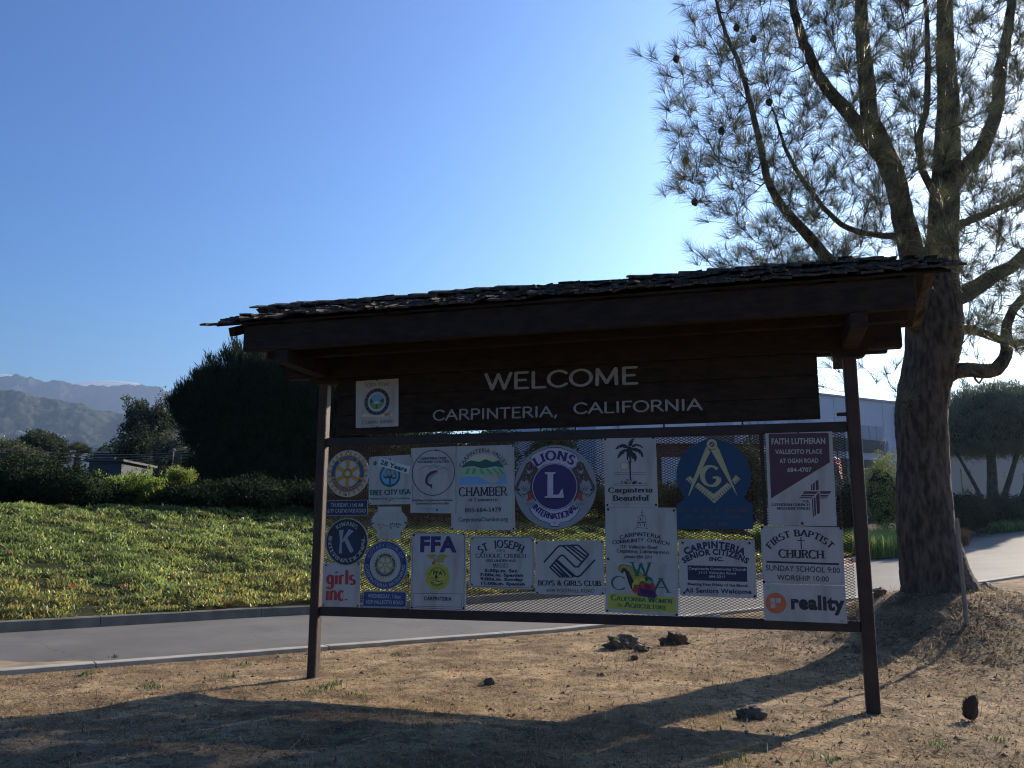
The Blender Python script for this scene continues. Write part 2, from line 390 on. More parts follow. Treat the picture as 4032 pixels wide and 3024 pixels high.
class Sign:
    """a printed plate on the mesh panel; 2-D drawing in panel coordinates (s along the panel, z up)"""
    def __init__(q, label, group, centre, d=.03, name='club_sign', cat='sign'):
        q.d = d; q.root = empty(name, W3(centre[0], d, centre[1]), label, cat, group); q.parts = {}; q.k = 0
    def mb(q, part):
        return q.parts.setdefault(part, MB())
    def dz(q, layer):
        return q.d + .0007 * layer
    def poly(q, part, pts, m, layer=1, holes=()):
        loops = [[Vector((p[0], p[1], 0)) for p in l] for l in [pts, *holes]]
        tris = tessellate_polygon(loops); flat = [v for l in loops for v in l]
        V = [W3(v.x, q.dz(layer), v.y) for v in flat]; F = []
        for t in tris:
            a, b, c = (flat[i] for i in t)
            F.append(tuple(t) if (b - a).cross(c - a).z > 0 else tuple(t)[::-1])
        q.mb(part).add(V, F, m)
    def plate(q, pts, m, th=.004, part='plate', r=0.0, layer=0):
        """a real plate with thickness, corners rounded by r"""
        if r > 0:
            out = []; n = len(pts)
            for i in range(n):
                a, b, c = np.array(pts[i - 1]), np.array(pts[i]), np.array(pts[(i + 1) % n])
                u = (a - b) / np.linalg.norm(a - b); w = (c - b) / np.linalg.norm(c - b)
                for k in range(6):
                    t = k / 5; p0 = b + u * r; p1 = b + w * r
                    out.append(tuple((1 - t) ** 2 * p0 + 2 * t * (1 - t) * b + t * t * p1))
            pts = out
        if sum(pts[i - 1][0] * pts[i][1] - pts[i][0] * pts[i - 1][1] for i in range(len(pts))) < 0: pts = pts[::-1]
        n = len(pts); V = [W3(p[0], q.dz(layer), p[1]) for p in pts] + [W3(p[0], q.dz(layer) - th, p[1]) for p in pts]
        F = [tuple(range(n)), tuple(range(2 * n - 1, n - 1, -1))] + [(i, n + i, n + (i + 1) % n, (i + 1) % n) for i in range(n)]
        q.mb(part).add(V, F, m); return pts
    def disc(q, part, c, r, m, layer=1, a0=0, a1=360, r0=0, ry=None):
        n = max(10, int(abs(a1 - a0) / 6)); k = (ry or r) / r
        o = [(c[0] + r * math.cos(rad(a0 + (a1 - a0) * i / n)), c[1] + k * r * math.sin(rad(a0 + (a1 - a0) * i / n))) for i in range(n + 1)]
        inn = [(c[0] + r0 * math.cos(rad(a0 + (a1 - a0) * i / n)), c[1] + k * r0 * math.sin(rad(a0 + (a1 - a0) * i / n))) for i in range(n + 1)]
        V = [W3(p[0], q.dz(layer), p[1]) for p in inn + o]
        F = [(i, n + 1 + i, n + 2 + i, i + 1) for i in range(n)] if r0 > 0 else [(0, n + 1 + i, n + 2 + i) for i in range(n)]
        q.mb(part).add(V, F, m)
    def line(q, part, pts, w, m, layer=2, round_=False):
        for V, F in stroke_polys(pts, dict(round=round_, thin=w, thick=w) if round_ else dict(thin=w, thick=w)):
            q.k += 1
            q.mb(part).add([W3(p[0], q.dz(layer) + .00004 * (q.k % 9), p[1]) for p in V], F, m)
    def _emit(q, mb, G, f, m, layer):
        for V, F in G:
            q.k += 1; dd = q.dz(layer) + .00004 * (q.k % 9)
            pts = [f(p) for p in V]
            mb.add([W3(p[0], dd, p[1]) for p in pts], F, m)
    def text(q, s, A, B, cap, m, font='sans', layer=3, part='lettering', skew=0.0, small=None, each=False):
        """s from A to B along its baseline, capitals cap high"""
        q.tk = getattr(q, 'tk', 0) + 1; part = part + '#%d' % q.tk
        A = np.array(A); B = np.array(B); L = np.linalg.norm(B - A); u = (B - A) / L; w = np.array([-u[1], u[0]])
        sc = [1.0] * len(s)
        if small: sc = [1.0 if c.isupper() and (i == 0 or s[i - 1] == ' ') else small for i, c in enumerate(s)]
        cs = [c.upper() if small and k != 1.0 else c for c, k in zip(s, sc)]
        adv = [glyph(font, c)[1] * k for c, k in zip(cs, sc)]; W = sum(adv); sx = L / W; x = 0
        for c, k, a in zip(cs, sc, adv):
            G = glyph(font, c)[0]
            mb = MB() if each else q.mb(part)
            q._emit(mb, G, lambda p, x=x, k=k: A + u * ((x + p[0] * k) * sx + skew * p[1] * cap) + w * (p[1] * k * cap), m, layer)
            if each and c != ' ':
                mid = A + u * (x + a / 2) * sx + w * cap / 2
                mb.build('letter', q.root, loc=W3(mid[0], q.d, mid[1]))
            x += a
    def arctext(q, s, c, r, a0, a1, cap, m, font='sans', layer=3, part='lettering', ry=1.0):
        """from angle a0 to a1 (degrees, decreasing = clockwise, letters stand outward; increasing = along the bottom)"""
        q.tk = getattr(q, 'tk', 0) + 1; part = part + '#%d' % q.tk
        adv = [glyph(font, ch)[1] for ch in s]; W = sum(adv); x = 0; cw = a1 < a0
        sx = abs(rad(a1 - a0)) * r / W
        for ch, a in zip(s, adv):
            th = rad(a0 + (a1 - a0) * (x + a / 2) / W)
            o = np.array([math.cos(th), math.sin(th) * ry]); base = np.array(c) + o * r; o = o / np.linalg.norm(o)
            uu = np.array([o[1], -o[0]]) if cw else np.array([-o[1], o[0]]); ww = o if cw else -o
            q._emit(q.mb(part), glyph(font, ch)[0], lambda p: base + uu * (p[0] - a / 2) * sx + ww * p[1] * cap, m, layer)
            x += a
    def bolts(q, pts, m, r=.011):
        for p in pts:
            mb = MB(); n = 8
            V = [W3(p[0] + r * math.cos(rad(45 * i)), q.d - .002, p[1] + r * math.sin(rad(45 * i))) for i in range(n)]
            V += [W3(p[0] + .8 * r * math.cos(rad(45 * i)), q.d + .008, p[1] + .8 * r * math.sin(rad(45 * i))) for i in range(n)]
            mb.add(V, [(i, (i + 1) % n, n + (i + 1) % n, n + i) for i in range(n)] + [tuple(range(n, 2 * n))], m)
            mb.build('bolt', q.root, loc=W3(p[0], q.d, p[1]))
    def done(q):
        for k, mb in q.parts.items():
            if mb.n: mb.build(k.split('#')[0], q.root)
        return q.root
# ------------------------------------------------------------------ ground, road, kerbs
def grid_tv(ts, vs, hf, off=0.0):
    T, Vv = np.meshgrid(ts, vs, indexing='ij'); Xs, Ys = xy(T, Vv); Z = hf(Xs, Ys) + off
    V = np.stack([Xs, Ys, Z], -1).reshape(-1, 3); n, m = len(ts), len(vs); I = np.arange(n * m).reshape(n, m)
    F = np.stack([I[:-1, :-1], I[1:, :-1], I[1:, 1:], I[:-1, 1:]], -1).reshape(-1, 4); return V, F
def nonuni(a, b, fine0, fine1, step, grow=1.25):
    c = list(np.arange(fine0, fine1 + 1e-6, step)); s = step; x = c[-1]
    while x < b: s *= grow; x = min(b, x + s); c.append(x)
    s = step; x = c[0]
    while x > a: s *= grow; x = max(a, x - s); c.insert(0, x)
    return np.array(c)

m_dirt = mat('dry_dirt', (.235, .158, .088), (.42, .30, .17), scale=.9, rough=.95, bump=1.0, bscale=26, ramp=(.36, .62), spec=.1)
nt = m_dirt.node_tree; N_ = nt.nodes; L_ = nt.links; bs = N_['Principled BSDF']      # litter and stains over the soil
src = bs.inputs['Base Color'].links[0].from_socket; tc = [n for n in N_ if n.type == 'TEX_COORD'][0]
def over(src, scale, lo, hi, colr, fac=1.0, detail=8):
    nz = N_.new('ShaderNodeTexNoise'); nz.inputs['Scale'].default_value = scale; nz.inputs['Detail'].default_value = detail; nz.inputs['Roughness'].default_value = .7
    L_.new(tc.outputs['Object'], nz.inputs['Vector'])
    mr = N_.new('ShaderNodeMapRange'); mr.inputs[1].default_value = lo; mr.inputs[2].default_value = hi; mr.inputs[4].default_value = fac
    L_.new(nz.outputs['Fac'], mr.inputs[0]); mx = N_.new('ShaderNodeMix'); mx.data_type = 'RGBA'; L_.new(mr.outputs[0], mx.inputs[0]); L_.new(src, mx.inputs[6]); mx.inputs[7].default_value = (*colr, 1)
    return mx.outputs[2]
src = over(src, 1.1, .47, .62, (.12, .078, .045), .75); src = over(src, 3.3, .50, .62, (.085, .056, .034), .8); src = over(src, 14, .52, .64, (.05, .036, .024), .7); src = over(src, 40, .58, .68, (.32, .25, .16), .6)
L_.new(src, bs.inputs['Base Color'])
m_far = mat('far_ground', (.09, .085, .05), (.16, .14, .085), scale=.15, rough=.95, spec=.1)
m_asph = mat('worn_asphalt', (.125, .114, .098), (.165, .152, .13), scale=.8, rough=.72, bump=.6, bscale=90, spec=.35, ramp=(.3, .7))
nt = m_asph.node_tree; N_ = nt.nodes; L_ = nt.links; bs = N_['Principled BSDF']; src = bs.inputs['Base Color'].links[0].from_socket; tc = [n for n in N_ if n.type == 'TEX_COORD'][0]
src = over(src, .22, .48, .62, (.085, .08, .07), .5); src = over(src, .9, .60, .68, (.06, .055, .05), .45)
vo = N_.new('ShaderNodeTexVoronoi'); vo.feature = 'DISTANCE_TO_EDGE'; vo.inputs['Scale'].default_value = .33; nd = N_.new('ShaderNodeTexNoise'); nd.inputs['Scale'].default_value = 1.3; nd.inputs['Detail'].default_value = 6
L_.new(tc.outputs['Object'], nd.inputs['Vector']); mv = N_.new('ShaderNodeMix'); mv.data_type = 'RGBA'; mv.blend_type = 'LINEAR_LIGHT'; mv.inputs[0].default_value = .35; L_.new(tc.outputs['Object'], mv.inputs[6]); L_.new(nd.outputs['Color'], mv.inputs[7]); L_.new(mv.outputs[2], vo.inputs['Vector'])
mr = N_.new('ShaderNodeMapRange'); mr.inputs[1].default_value = .0; mr.inputs[2].default_value = .007; mr.inputs[3].default_value = .4; mr.inputs[4].default_value = 0; L_.new(vo.outputs['Distance'], mr.inputs[0])
mx = N_.new('ShaderNodeMix'); mx.data_type = 'RGBA'; L_.new(mr.outputs[0], mx.inputs[0]); L_.new(src, mx.inputs[6]); mx.inputs[7].default_value = (.03, .028, .025, 1); src = mx.outputs[2]
src = over(src, 55, .58, .66, (.2, .19, .18), .5); src = over(src, 70, .60, .70, (.045, .045, .04), .5); L_.new(src, bs.inputs['Base Color'])
m_conc = mat('kerb_concrete', (.30, .28, .24), (.42, .39, .33), scale=3, rough=.85, bump=.4, bscale=60, spec=.2)
m_concd = mat('shaded_kerb_concrete', (.13, .12, .10), (.20, .185, .155), scale=3, rough=.9, bump=.4, bscale=60, spec=.2)  # shade on the road-facing side is put into the far kerb's colour
m_walk = mat('pavement_concrete', (.42, .36, .28), (.52, .45, .35), scale=2, rough=.9, bump=.3, bscale=60, spec=.2)
m_soil = mat('bank_soil', (.03, .032, .015), (.05, .048, .022), scale=3, rough=1, spec=.05)

# base sheet out to the horizon
V, F = grid_tv(nonuni(-9000, 9000, -30, 90, 2.0), nonuni(-9000, 9000, -16, 40, 2.0), lambda x, y: np.where(tv(x, y)[1] < vfar(tv(x, y)[0]) + 2.8, hroad(tv(x, y)[0]) - .35, hbank(x, y) - .10))
tag(fast_mesh('ground', V, F, m_far, smooth=True, loc=(0, 0, 0)), kind='structure')
# bare dirt on the near side of the road
ts = nonuni(-40, 60, -3, 20, .075, 1.2); vs = -nonuni(0.0, 26, 0.0, 11.5, .075, 1.2)[::-1]
V, F = grid_tv(ts, vs, hdirt); tag(fast_mesh('dirt_verge', V, F, m_dirt, smooth=True, loc=(0, 0, 0)), kind='structure')
# planted bank beyond
tt = nonuni(-60, 120, -14, 60, .5, 1.2); uu = nonuni(0, 60, 0, 20, .5, 1.2)
T, U = np.meshgrid(tt, uu, indexing='ij'); Vv = U + vfar(T) + .16; Xs, Ys = xy(T, Vv); V = np.stack([Xs, Ys, hbank(Xs, Ys) - .03], -1).reshape(-1, 3)
I = np.arange(T.size).reshape(T.shape); F = np.stack([I[:-1, :-1], I[1:, :-1], I[1:, 1:], I[:-1, 1:]], -1).reshape(-1, 4)
tag(fast_mesh('bank', V, F, m_soil, smooth=True, loc=(0, 0, 0)), kind='structure')
# road
tt = nonuni(-60, 140, -14, 60, .5, 1.2); k = np.linspace(0, 1, 14)
T, Kk = np.meshgrid(tt, k, indexing='ij'); Vv = .10 + (vfar(T) - .10) * Kk; Xs, Ys = xy(T, Vv); V = np.stack([Xs, Ys, hroad(T) - .05 + .03 * np.sin(Kk * math.pi)], -1).reshape(-1, 3)
I = np.arange(T.size).reshape(T.shape); F = np.stack([I[:-1, :-1], I[1:, :-1], I[1:, 1:], I[:-1, 1:]], -1).reshape(-1, 4)
tag(fast_mesh('road', V, F, m_asph, smooth=True, loc=(0, 0, 0)), kind='structure')
def strip(name, ta, tb, prof, m, vf, step=.25, wob=0.0, parent=None, seed=1):
    """extrude a (v, z) profile along the kerb direction"""
    t = np.linspace(ta, tb, max(2, int((tb - ta) / step) + 1)); V = []; r_ = np.random.default_rng(seed); jit = r_.normal(0, 1, len(t)); jit = np.convolve(jit, [.25, .5, .25], 'same') * wob
    for i, a in enumerate(t):
        for (v, z) in prof:
            X_, Y_ = xy(a, vf(a) + v + jit[i]); V.append((X_, Y_, float(hroad(a)) + z + jit[i] * .4))
    n = len(prof); F = [(i * n + j, i * n + j + 1, (i + 1) * n + j + 1, (i + 1) * n + j) for i in range(len(t) - 1) for j in range(n - 1)]
    mb = MB(); mb.add(V, F, m); mb.add(V[:n], [tuple(range(n))], m); mb.add(V[-n:], [tuple(range(n))[::-1]], m); return mb
# near kerb: flat-topped concrete lip, cast in sections
root = empty('near_kerb', (*xy(3, 0), 0), 'pale concrete kerb between the bare dirt and the road', 'kerb'); root['kind'] = 'structure'; del root['category']
for i, a in enumerate(np.arange(-14, 40, 3.0)):
    strip('kerb_section', a, a + 2.975, [(-.09, -.12), (-.09, .006), (-.075, .014), (.095, .014), (.12, .004), (.13, -.07)], m_conc, lambda t: 0 * t, wob=.003, seed=i).build('kerb_section', root)
root = empty('far_kerb', (*xy(3, 5.4), 0), 'tall dark kerb along the foot of the ice plant bank', 'kerb'); root['kind'] = 'structure'; del root['category']
for i, a in enumerate(np.arange(-16, 20.9, 3.0)):
    strip('kerb_section', a, min(a + 2.99, 21), [(-.01, -.07), (0, .115), (.025, .135), (.17, .135), (.18, 0)], m_concd, vfar, wob=.008, seed=i + 40).build('kerb_section', root)
root = empty('street_kerb', (*xy(30, 8), 1), 'low kerb on the far side of the street, partly painted red', 'kerb'); root['kind'] = 'structure'; del root['category']
m_redk = mat('faded_red_paint', (.50, .22, .16), (.42, .28, .20), scale=4, rough=.8)
for i, a in enumerate(np.arange(26, 70, 3.0)):
    strip('kerb_section', a, a + 2.99, [(-.45, -.045), (-.02, -.03), (0, .10), (.03, .12), (.18, .12)], m_redk if i in (0, 1) else m_walk, vfar, step=.5).build('kerb_section', root)
strip('pavement', 24, 80, [(.18, .118), (2.6, .16)], m_walk, vfar, step=.5)
pv = MB(); root = empty('pavement', (*xy(40, 10), 1), 'pale concrete pavement slabs along the far side of the street', 'pavement'); root['kind'] = 'structure'; del root['category']
for i, a in enumerate(np.arange(24, 78, 1.8)):
    strip('slab', a, a + 1.785, [(.185, .05), (.185, .122), (2.6, .15), (2.6, .05)], m_walk, vfar, step=.595).build('slab', root)
strip('driveway', 28, 33, [(2.6, .16), (9, .5)], m_asph, vfar, step=.5).build('driveway', None, loc=(*xy(30, 12), 1))['kind'] = 'structure'

# litter: straw, pine needles and clods scattered on the dirt
def scatter_xy(n, y0=4.8, y1=19.0):
    r_ = np.random.default_rng(n); Y = y0 * (y1 / y0) ** r_.random(n * 3); Xq = (r_.random(n * 3) * 1.36 - .68) * Y * 1.0
    t, v = tv(Xq, Y); ok = (v < -.14); return Xq[ok][:n], Y[ok][:n], r_
m_straw = mat('dry_litter', (1, 1, 1), rough=.8, tint=True, spec=.2, transl=.25)
x, y, r_ = scatter_xy(120000); n = len(x); z = hdirt(x, y) + .004
clump = np.clip(fbm(x, y, .9, 3, 21) * 1.6 + .5 + .35 * sstep(1.5, 5.5, x), 0, 1); keep = r_.random(n) < (.25 + .75 * clump); x, y, z = x[keep], y[keep], z[keep]; n = len(x)
a = r_.uniform(0, 6.28, n); L = r_.uniform(.015, .075, n) * np.where(r_.random(n) < .06, 2.0, 1); w = r_.uniform(.0012, .0042, n); el = r_.normal(0, .22, n) + (r_.random(n) < .08) * r_.uniform(.3, 1.2, n)
d = np.stack([np.cos(a) * np.cos(el), np.sin(a) * np.cos(el), np.abs(np.sin(el))], 1) * L[:, None]; p = np.stack([x, y, z], 1); sd = np.stack([-np.sin(a), np.cos(a), np.zeros(n)], 1) * w[:, None]
V = np.stack([p - sd, p + sd, p + d + sd * .6 + [0, 0, .003], p + d - sd * .6 + [0, 0, .003]], 1).reshape(-1, 3); F = np.arange(4 * n).reshape(n, 4)
base = .95 * np.array([[.42, .33, .19], [.26, .17, .09], [.50, .42, .28], [.17, .11, .06], [.34, .27, .13], [.36, .20, .10]]); tc_ = base[r_.choice(6, n, p=[.25, .24, .12, .19, .14, .06])] * r_.uniform(.7, 1.1, (n, 1))
tag(fast_mesh('dry_litter', V, F, m_straw, tint=np.repeat(tc_, 4, 0), loc=(0, 0, 0)), 'dry straw and fallen pine needles scattered over the bare dirt', 'litter', kind='stuff')
m_clod = mat('clods', (.12, .085, .055), (.26, .19, .12), scale=3, rough=.95, spec=.1)
x, y, r_ = scatter_xy(5200); n = len(x); z = hdirt(x, y); oc = np.array([[1, 0, 0], [0, 1, 0], [-1, 0, 0], [0, -1, 0], [0, 0, .8], [0, 0, -.8]]); of = np.array([[0, 1, 4], [1, 2, 4], [2, 3, 4], [3, 0, 4], [1, 0, 5], [2, 1, 5], [3, 2, 5], [0, 3, 5]])
s_ = r_.gamma(2, .0042, n)[:, None, None] + .003; V = (oc[None] * r_.uniform(.5, 1.3, (n, 6, 1)) * s_ * r_.uniform(.7, 1.4, (n, 1, 3)) + np.stack([x, y, z], 1)[:, None]).reshape(-1, 3); F = (of[None] + 6 * np.arange(n)[:, None, None]).reshape(-1, 3)
tag(fast_mesh('dirt_clods', V, F, m_clod, loc=(0, 0, 0)), 'small clods and bits of bark on the bare dirt', 'clods', kind='stuff')
# short dry grass blades and a few green weeds
def blades(name, P, nper, h, wd, cols, label, cat, kind='stuff', spread=.05, parent=None, seed=0, lean=.5):
    r_ = np.random.default_rng(seed); P = np.repeat(np.asarray(P, float), nper, 0); n = len(P)
    a = r_.uniform(0, 6.28, n); rr = spread * np.sqrt(r_.random(n)); P = P + np.stack([np.cos(a) * rr, np.sin(a) * rr, 0 * a], 1)
    b = r_.uniform(0, 6.28, n); ln = r_.uniform(0, lean, n); hh = h * r_.uniform(.5, 1.2, n); ax = np.stack([np.cos(b), np.sin(b), 0 * b], 1); sd = np.stack([-np.sin(b), np.cos(b), 0 * b], 1) * (wd * r_.uniform(.6, 1.2, n))[:, None]
    q1 = P + ax * (hh * ln * .4)[:, None] + np.array([0, 0, 1]) * (hh * .6)[:, None]; q2 = P + ax * (hh * ln * 1.2)[:, None] + np.array([0, 0, 1]) * (hh)[:, None]
    V = np.stack([P - sd, P + sd, q1 + sd * .8, q1 - sd * .8, q2 + sd * .1, q2 - sd * .1], 1).reshape(-1, 3); o = 6 * np.arange(n)[:, None]
    F = np.concatenate([o + [0, 1, 2, 3], o + [3, 2, 4, 5]]); c = np.asarray(cols)[r_.integers(0, len(cols), n)] * r_.uniform(.75, 1.2, (n, 1))
    ob = fast_mesh(name, V, F, m_leaf, parent, tint=np.repeat(c, 6, 0), loc=(0, 0, 0) if parent is None else None); return tag(ob, label, cat, kind=kind)
m_leaf = mat('leaf', (1, 1, 1), rough=.55, tint=True, spec=.3, transl=.42)
x, y, r_ = scatter_xy(11000, 4.6, 15); P = np.stack([x, y, hdirt(x, y)], 1); k = (fbm(x, y, 1.1, 3, 33) > -.02); P = P[k]
blades('dry_grass', P, 7, .034, .0014, [(.36, .27, .14), (.27, .20, .09), (.44, .34, .19), (.17, .15, .06), (.30, .19, .09)], 'sparse short dry grass on the bare dirt', 'grass', seed=4)
WD = [(1700, 2540, 'just behind the bottom rail, below the Carpinteria letters of the owl sign'), (1290, 2708, 'in front of the left post, largest of the cluster'), (1235, 2722, 'leftmost of the cluster in front of the left post'), (1320, 2690, 'closest to the foot of the left post on its right'),
 (900, 2655, 'on the sunlit dirt left of the left post, near the shadow edge'), (1400, 2730, 'right of the weed cluster by the left post, at the shadow edge'), (340, 2650, 'at the far left beside the kerb'), (600, 2700, 'on the sunlit dirt at left, halfway between kerb and shadow'), (960, 2600, 'beside the kerb, nearest to the left post'), (450, 2590, 'beside the kerb where sand has washed over the road'),
 (3690, 2925, 'nearest the lower right corner, left of the pine cone'), (2900, 2975, 'at the bottom edge of the picture, right of the post shadow'), (3915, 2905, 'rightmost, below the pine cone'), (3240, 2960, 'at the bottom edge below the right post'), (1580, 2560, 'behind the bottom rail, right of the left post')]
wg = 'green weeds sprouting in the bare dirt'
for i, (a_, b_, wl) in enumerate(WD):
    pnt = onz(a_, b_)
    r = empty('weed', (pnt[0], pnt[1], hground(pnt[0], pnt[1])), 'small green weed ' + wl, 'weed', wg)
    blades('leaves', [wloc(r)], 26, .05, .006, [(.07, .14, .03), (.11, .18, .05), (.05, .10, .03)], None, None, None, spread=.07 + .03 * (i % 3), parent=r, seed=i, lean=1.2)
# sand washed over the road edge
m_sand0 = mat('washed_sand', (.34, .26, .17), (.22, .175, .12), scale=3, rough=.95, bump=.5, bscale=50, spec=.1)
tt = np.linspace(-4.5, 4.2, 120); V = []; F = []
for i, t in enumerate(tt):
    w_ = max(.015, 1.15 * math.exp(-((t + .9) / 2.1) ** 2) * (1 + .9 * float(fbm(t, 0, .5, 3, 4))) + .08 * float(noise2(t, 3, .12)))
    for k in range(5):
        v_ = .125 + w_ * k / 4; X_, Y_ = xy(t, v_); V.append((X_, Y_, float(hroad(t)) - .05 + .03 * math.sin(math.pi * (v_ - .1) / 4.9) + .0045 + .012 * (1 - k / 4) ** 2))
    if i: F += [((i - 1) * 5 + k, i * 5 + k, i * 5 + k + 1, (i - 1) * 5 + k + 1) for k in range(4)]
tag(fast_mesh('washed_sand', np.array(V), np.array(F), m_sand0, smooth=True, loc=(0, 0, 0)), 'thin fan of tan sand washed from the dirt over the road edge at left', 'sand', kind='stuff')
def lump(name, px, py, sx, sy, sz, label, cat, m, seed=0, rough=.25, sub=3, Y=None, sink=.3):
    p = at(px, py, Y) if Y else onz(px, py); x, y = p[0], p[1]; z = hground(x, y) + sz * (1 - sink) * .8
    bm = bmesh.new(); bmesh.ops.create_icosphere(bm, subdivisions=sub, radius=1); V = np.array([v.co for v in bm.verts]); F = [[v.index for v in f.verts] for f in bm.faces]; bm.free()
    k = 1 + rough * (2 * noise2(V[:, 0] + V[:, 2] * .7, V[:, 1] - V[:, 2], .55, seed) + 1.2 * noise2(V[:, 0] - V[:, 1], V[:, 2] + V[:, 1] * .5, .22, seed + 3))
    V = V * k[:, None] * [sx, sy, sz] + [x, y, z]; mb = MB(); mb.add(V, F, m); return tag(mb.build(name, None, smooth=True, loc=(x, y, z)), label, cat)
m_rock = mat('dark_rock', (.075, .054, .037), (.16, .12, .08), scale=9, rough=.95, bump=.8, bscale=30)
m_bark0 = mat('grey_wood', (.11, .08, .055), (.26, .20, .14), scale=6, rough=.9, bump=.9, bscale=25, stretch=(1, 1, .4))
lump('rock', 2962, 2795, .13, .11, .075, 'dark low rock on the sunlit dirt in front of the right end of the panel', 'rock', m_rock, 1, .2, 4, sink=.6)
lump('tree_stump', 2455, 2538, .20, .13, .12, 'grey weathered root stump in the dirt behind the bottom rail', 'stump', m_bark0, 2, .6, 4, sink=.55)
lump('root_knot', 2530, 2552, .10, .08, .06, 'smaller grey root knot just right of the weathered stump', 'root', m_bark0, 3, .5)
lump('dirt_mound', 2665, 2528, .20, .12, .13, 'dark mound of earth right of the grey stump', 'mound', m_rock, 4, .4, 4, sink=.6)
lump('dirt_lump', 1932, 2672, .07, .05, .04, 'small dark clod on the sunlit dirt below the bottom rail', 'clod', m_rock, 5, .3)
lump('dirt_lump', 2500, 2585, .05, .04, .035, 'small dark clod in front of the grey stump', 'clod', m_rock, 6, .3)
lump('root_knot', 3462, 2352, .10, .09, .08, 'broken root end at the left foot of the tree mound', 'root', m_bark0, 7, .5, Y=13.4)
lump('root_knot', 3885, 2318, .13, .10, .10, 'dark root end right of the pine trunk by the kerb', 'root', m_bark0, 8, .5, Y=13.6)
# pine cone
pc = onz(3812, 2812); zc = hground(pc[0], pc[1]); r = empty('pine_cone', (pc[0], pc[1], zc), 'large dark pine cone standing on the dirt at lower right', 'pine cone')
m_cone = mat('cone_scale', (.035, .025, .018), (.09, .06, .04), scale=20, rough=.8); r_ = random.Random(2); core = MB()
tube(core, [(pc[0] + .01 * i, pc[1], zc + .02 + .022 * i) for i in range(8)], [.035, .05, .058, .058, .052, .042, .03, .01], m_cone, 8); core.build('core', r)
scm = MB(); scm.add([(0, -.012, -.004), (0, .012, -.004), (.045, .016, .010), (.062, 0, .022), (.045, -.016, .010), (.03, 0, -.006)], [(0, 5, 1), (0, 4, 5), (1, 5, 2), (5, 4, 3), (5, 3, 2), (0, 1, 2, 4), (4, 2, 3)], m_cone)
first = scm.build('scale', None, loc=(0, 0, 0)); me0 = first.data; bpy.data.objects.remove(first)
for k in range(90):
    u = k / 90; a = k * 2.39996; o = bpy.data.objects.new('scale', me0); C.objects.link(o); o.parent = r
    o.location = (.01 * 7 * u, 0, .03 + .145 * u); s_ = (1 - .75 * abs(u - .42) ** 1.3 * 1.6); o.scale = (s_ * 1.75,) * 3; o.rotation_euler = (0, -(.25 + u * .9), a)
# litter cup behind the bottom rail and a wooden stake
cpz = onz(2823, 2446); r = empty('plastic_cup', (cpz[0], cpz[1], hground(cpz[0], cpz[1])), 'pale crushed plastic cup lying on the dirt behind the mesh', 'cup'); b0 = wloc(r)
m_cup = mat('cup_plastic', (.62, .66, .60), rough=.35); mb = MB(); tube(mb, [b0 + [-.07, 0, .035], b0 + [.0, 0, .04], b0 + [.07, .01, .045]], [.028, .034, .042], m_cup, 12, cap=False); mb.build('body', r)
mb = MB(); tube(mb, [b0 + [-.075, 0, .034], b0 + [-.069, 0, .035]], [.027, .029], mat('cup_blue', (.10, .30, .45)), 12); mb.build('base', r)
sk = at(3802, 2410, 11.4); r = empty('wooden_stake', (sk[0], sk[1], hground(sk[0], sk[1])), 'thin grey wooden stake standing in front of the pine trunk', 'stake')
tp = at(3768, 2052, 11.45); m_stake = mat('weathered_stake', (.22, .18, .14), (.36, .31, .25), scale=5, rough=.9, stretch=(8, 8, .6), bump=.4); mb = MB()
ax_ = tp - wloc(r); Ls = np.linalg.norm(ax_); ax_ /= Ls; sxx = np.cross(ax_, [0, 1, 0]); sxx /= np.linalg.norm(sxx); syy = np.cross(ax_, sxx)
bevel_box(mb, (tp + wloc(r)) / 2 - ax_ * .05, (.022, .022, Ls / 2 + .05), (sxx, syy, ax_), m_stake, .004); mb.build('post', r)
mb = MB(); bevel_box(mb, tp + ax_ * .02, (.018, .018, .022), (sxx, syy, ax_), m_stake, .008); mb.build('tip', r)

rr_ = np.random.default_rng(5); gx = TREE[0] + rr_.normal(.4, 2.2, 420); gy = TREE[1] + rr_.normal(-.9, 1.5, 420); t9, v9 = tv(gx, gy); k = (v9 < -.3) & ((gx - TREE[0]) ** 2 + (gy - TREE[1]) ** 2 > .25); P = np.stack([gx, gy, hdirt(gx, gy)], 1)[k]
blades('dead_grass', P, 9, .10, .0020, [(.38, .31, .20), (.28, .21, .12), (.46, .40, .28), (.16, .12, .07)], 'dead bleached grass and straw around the foot of the big pine', 'grass', seed=44, spread=.16, lean=2.2)
# bark mulch and dark chips round the pine and over the right-hand dirt
m_mulch = mat('bark_mulch', (1, 1, 1), rough=.9, tint=True, spec=.1); rr_ = np.random.default_rng(15); n = 22000
gx = np.where(rr_.random(n) < .6, TREE[0] + rr_.normal(.3, 1.7, n), TREE[0] + rr_.uniform(-5, 7, n)); gy = np.where(rr_.random(n) < .6, TREE[1] + rr_.normal(-.8, 1.5, n), TREE[1] + rr_.uniform(-6, 4, n))
t9, v9 = tv(gx, gy); k = (v9 < -.18) & (rr_.random(n) < .35 + 1.3 * np.clip(fbm(gx, gy, .7, 3, 51) + .25, 0, 1)); gx, gy = gx[k], gy[k]; n = len(gx)
a = rr_.uniform(0, 6.28, n); L = rr_.uniform(.01, .038, n)[:, None]; w = rr_.uniform(.002, .008, n)[:, None]; d = np.stack([np.cos(a), np.sin(a), rr_.normal(0, .3, n)], 1); sd = np.stack([-np.sin(a), np.cos(a), rr_.normal(0, .3, n)], 1); P = np.stack([gx, gy, hdirt(gx, gy) + .010], 1)
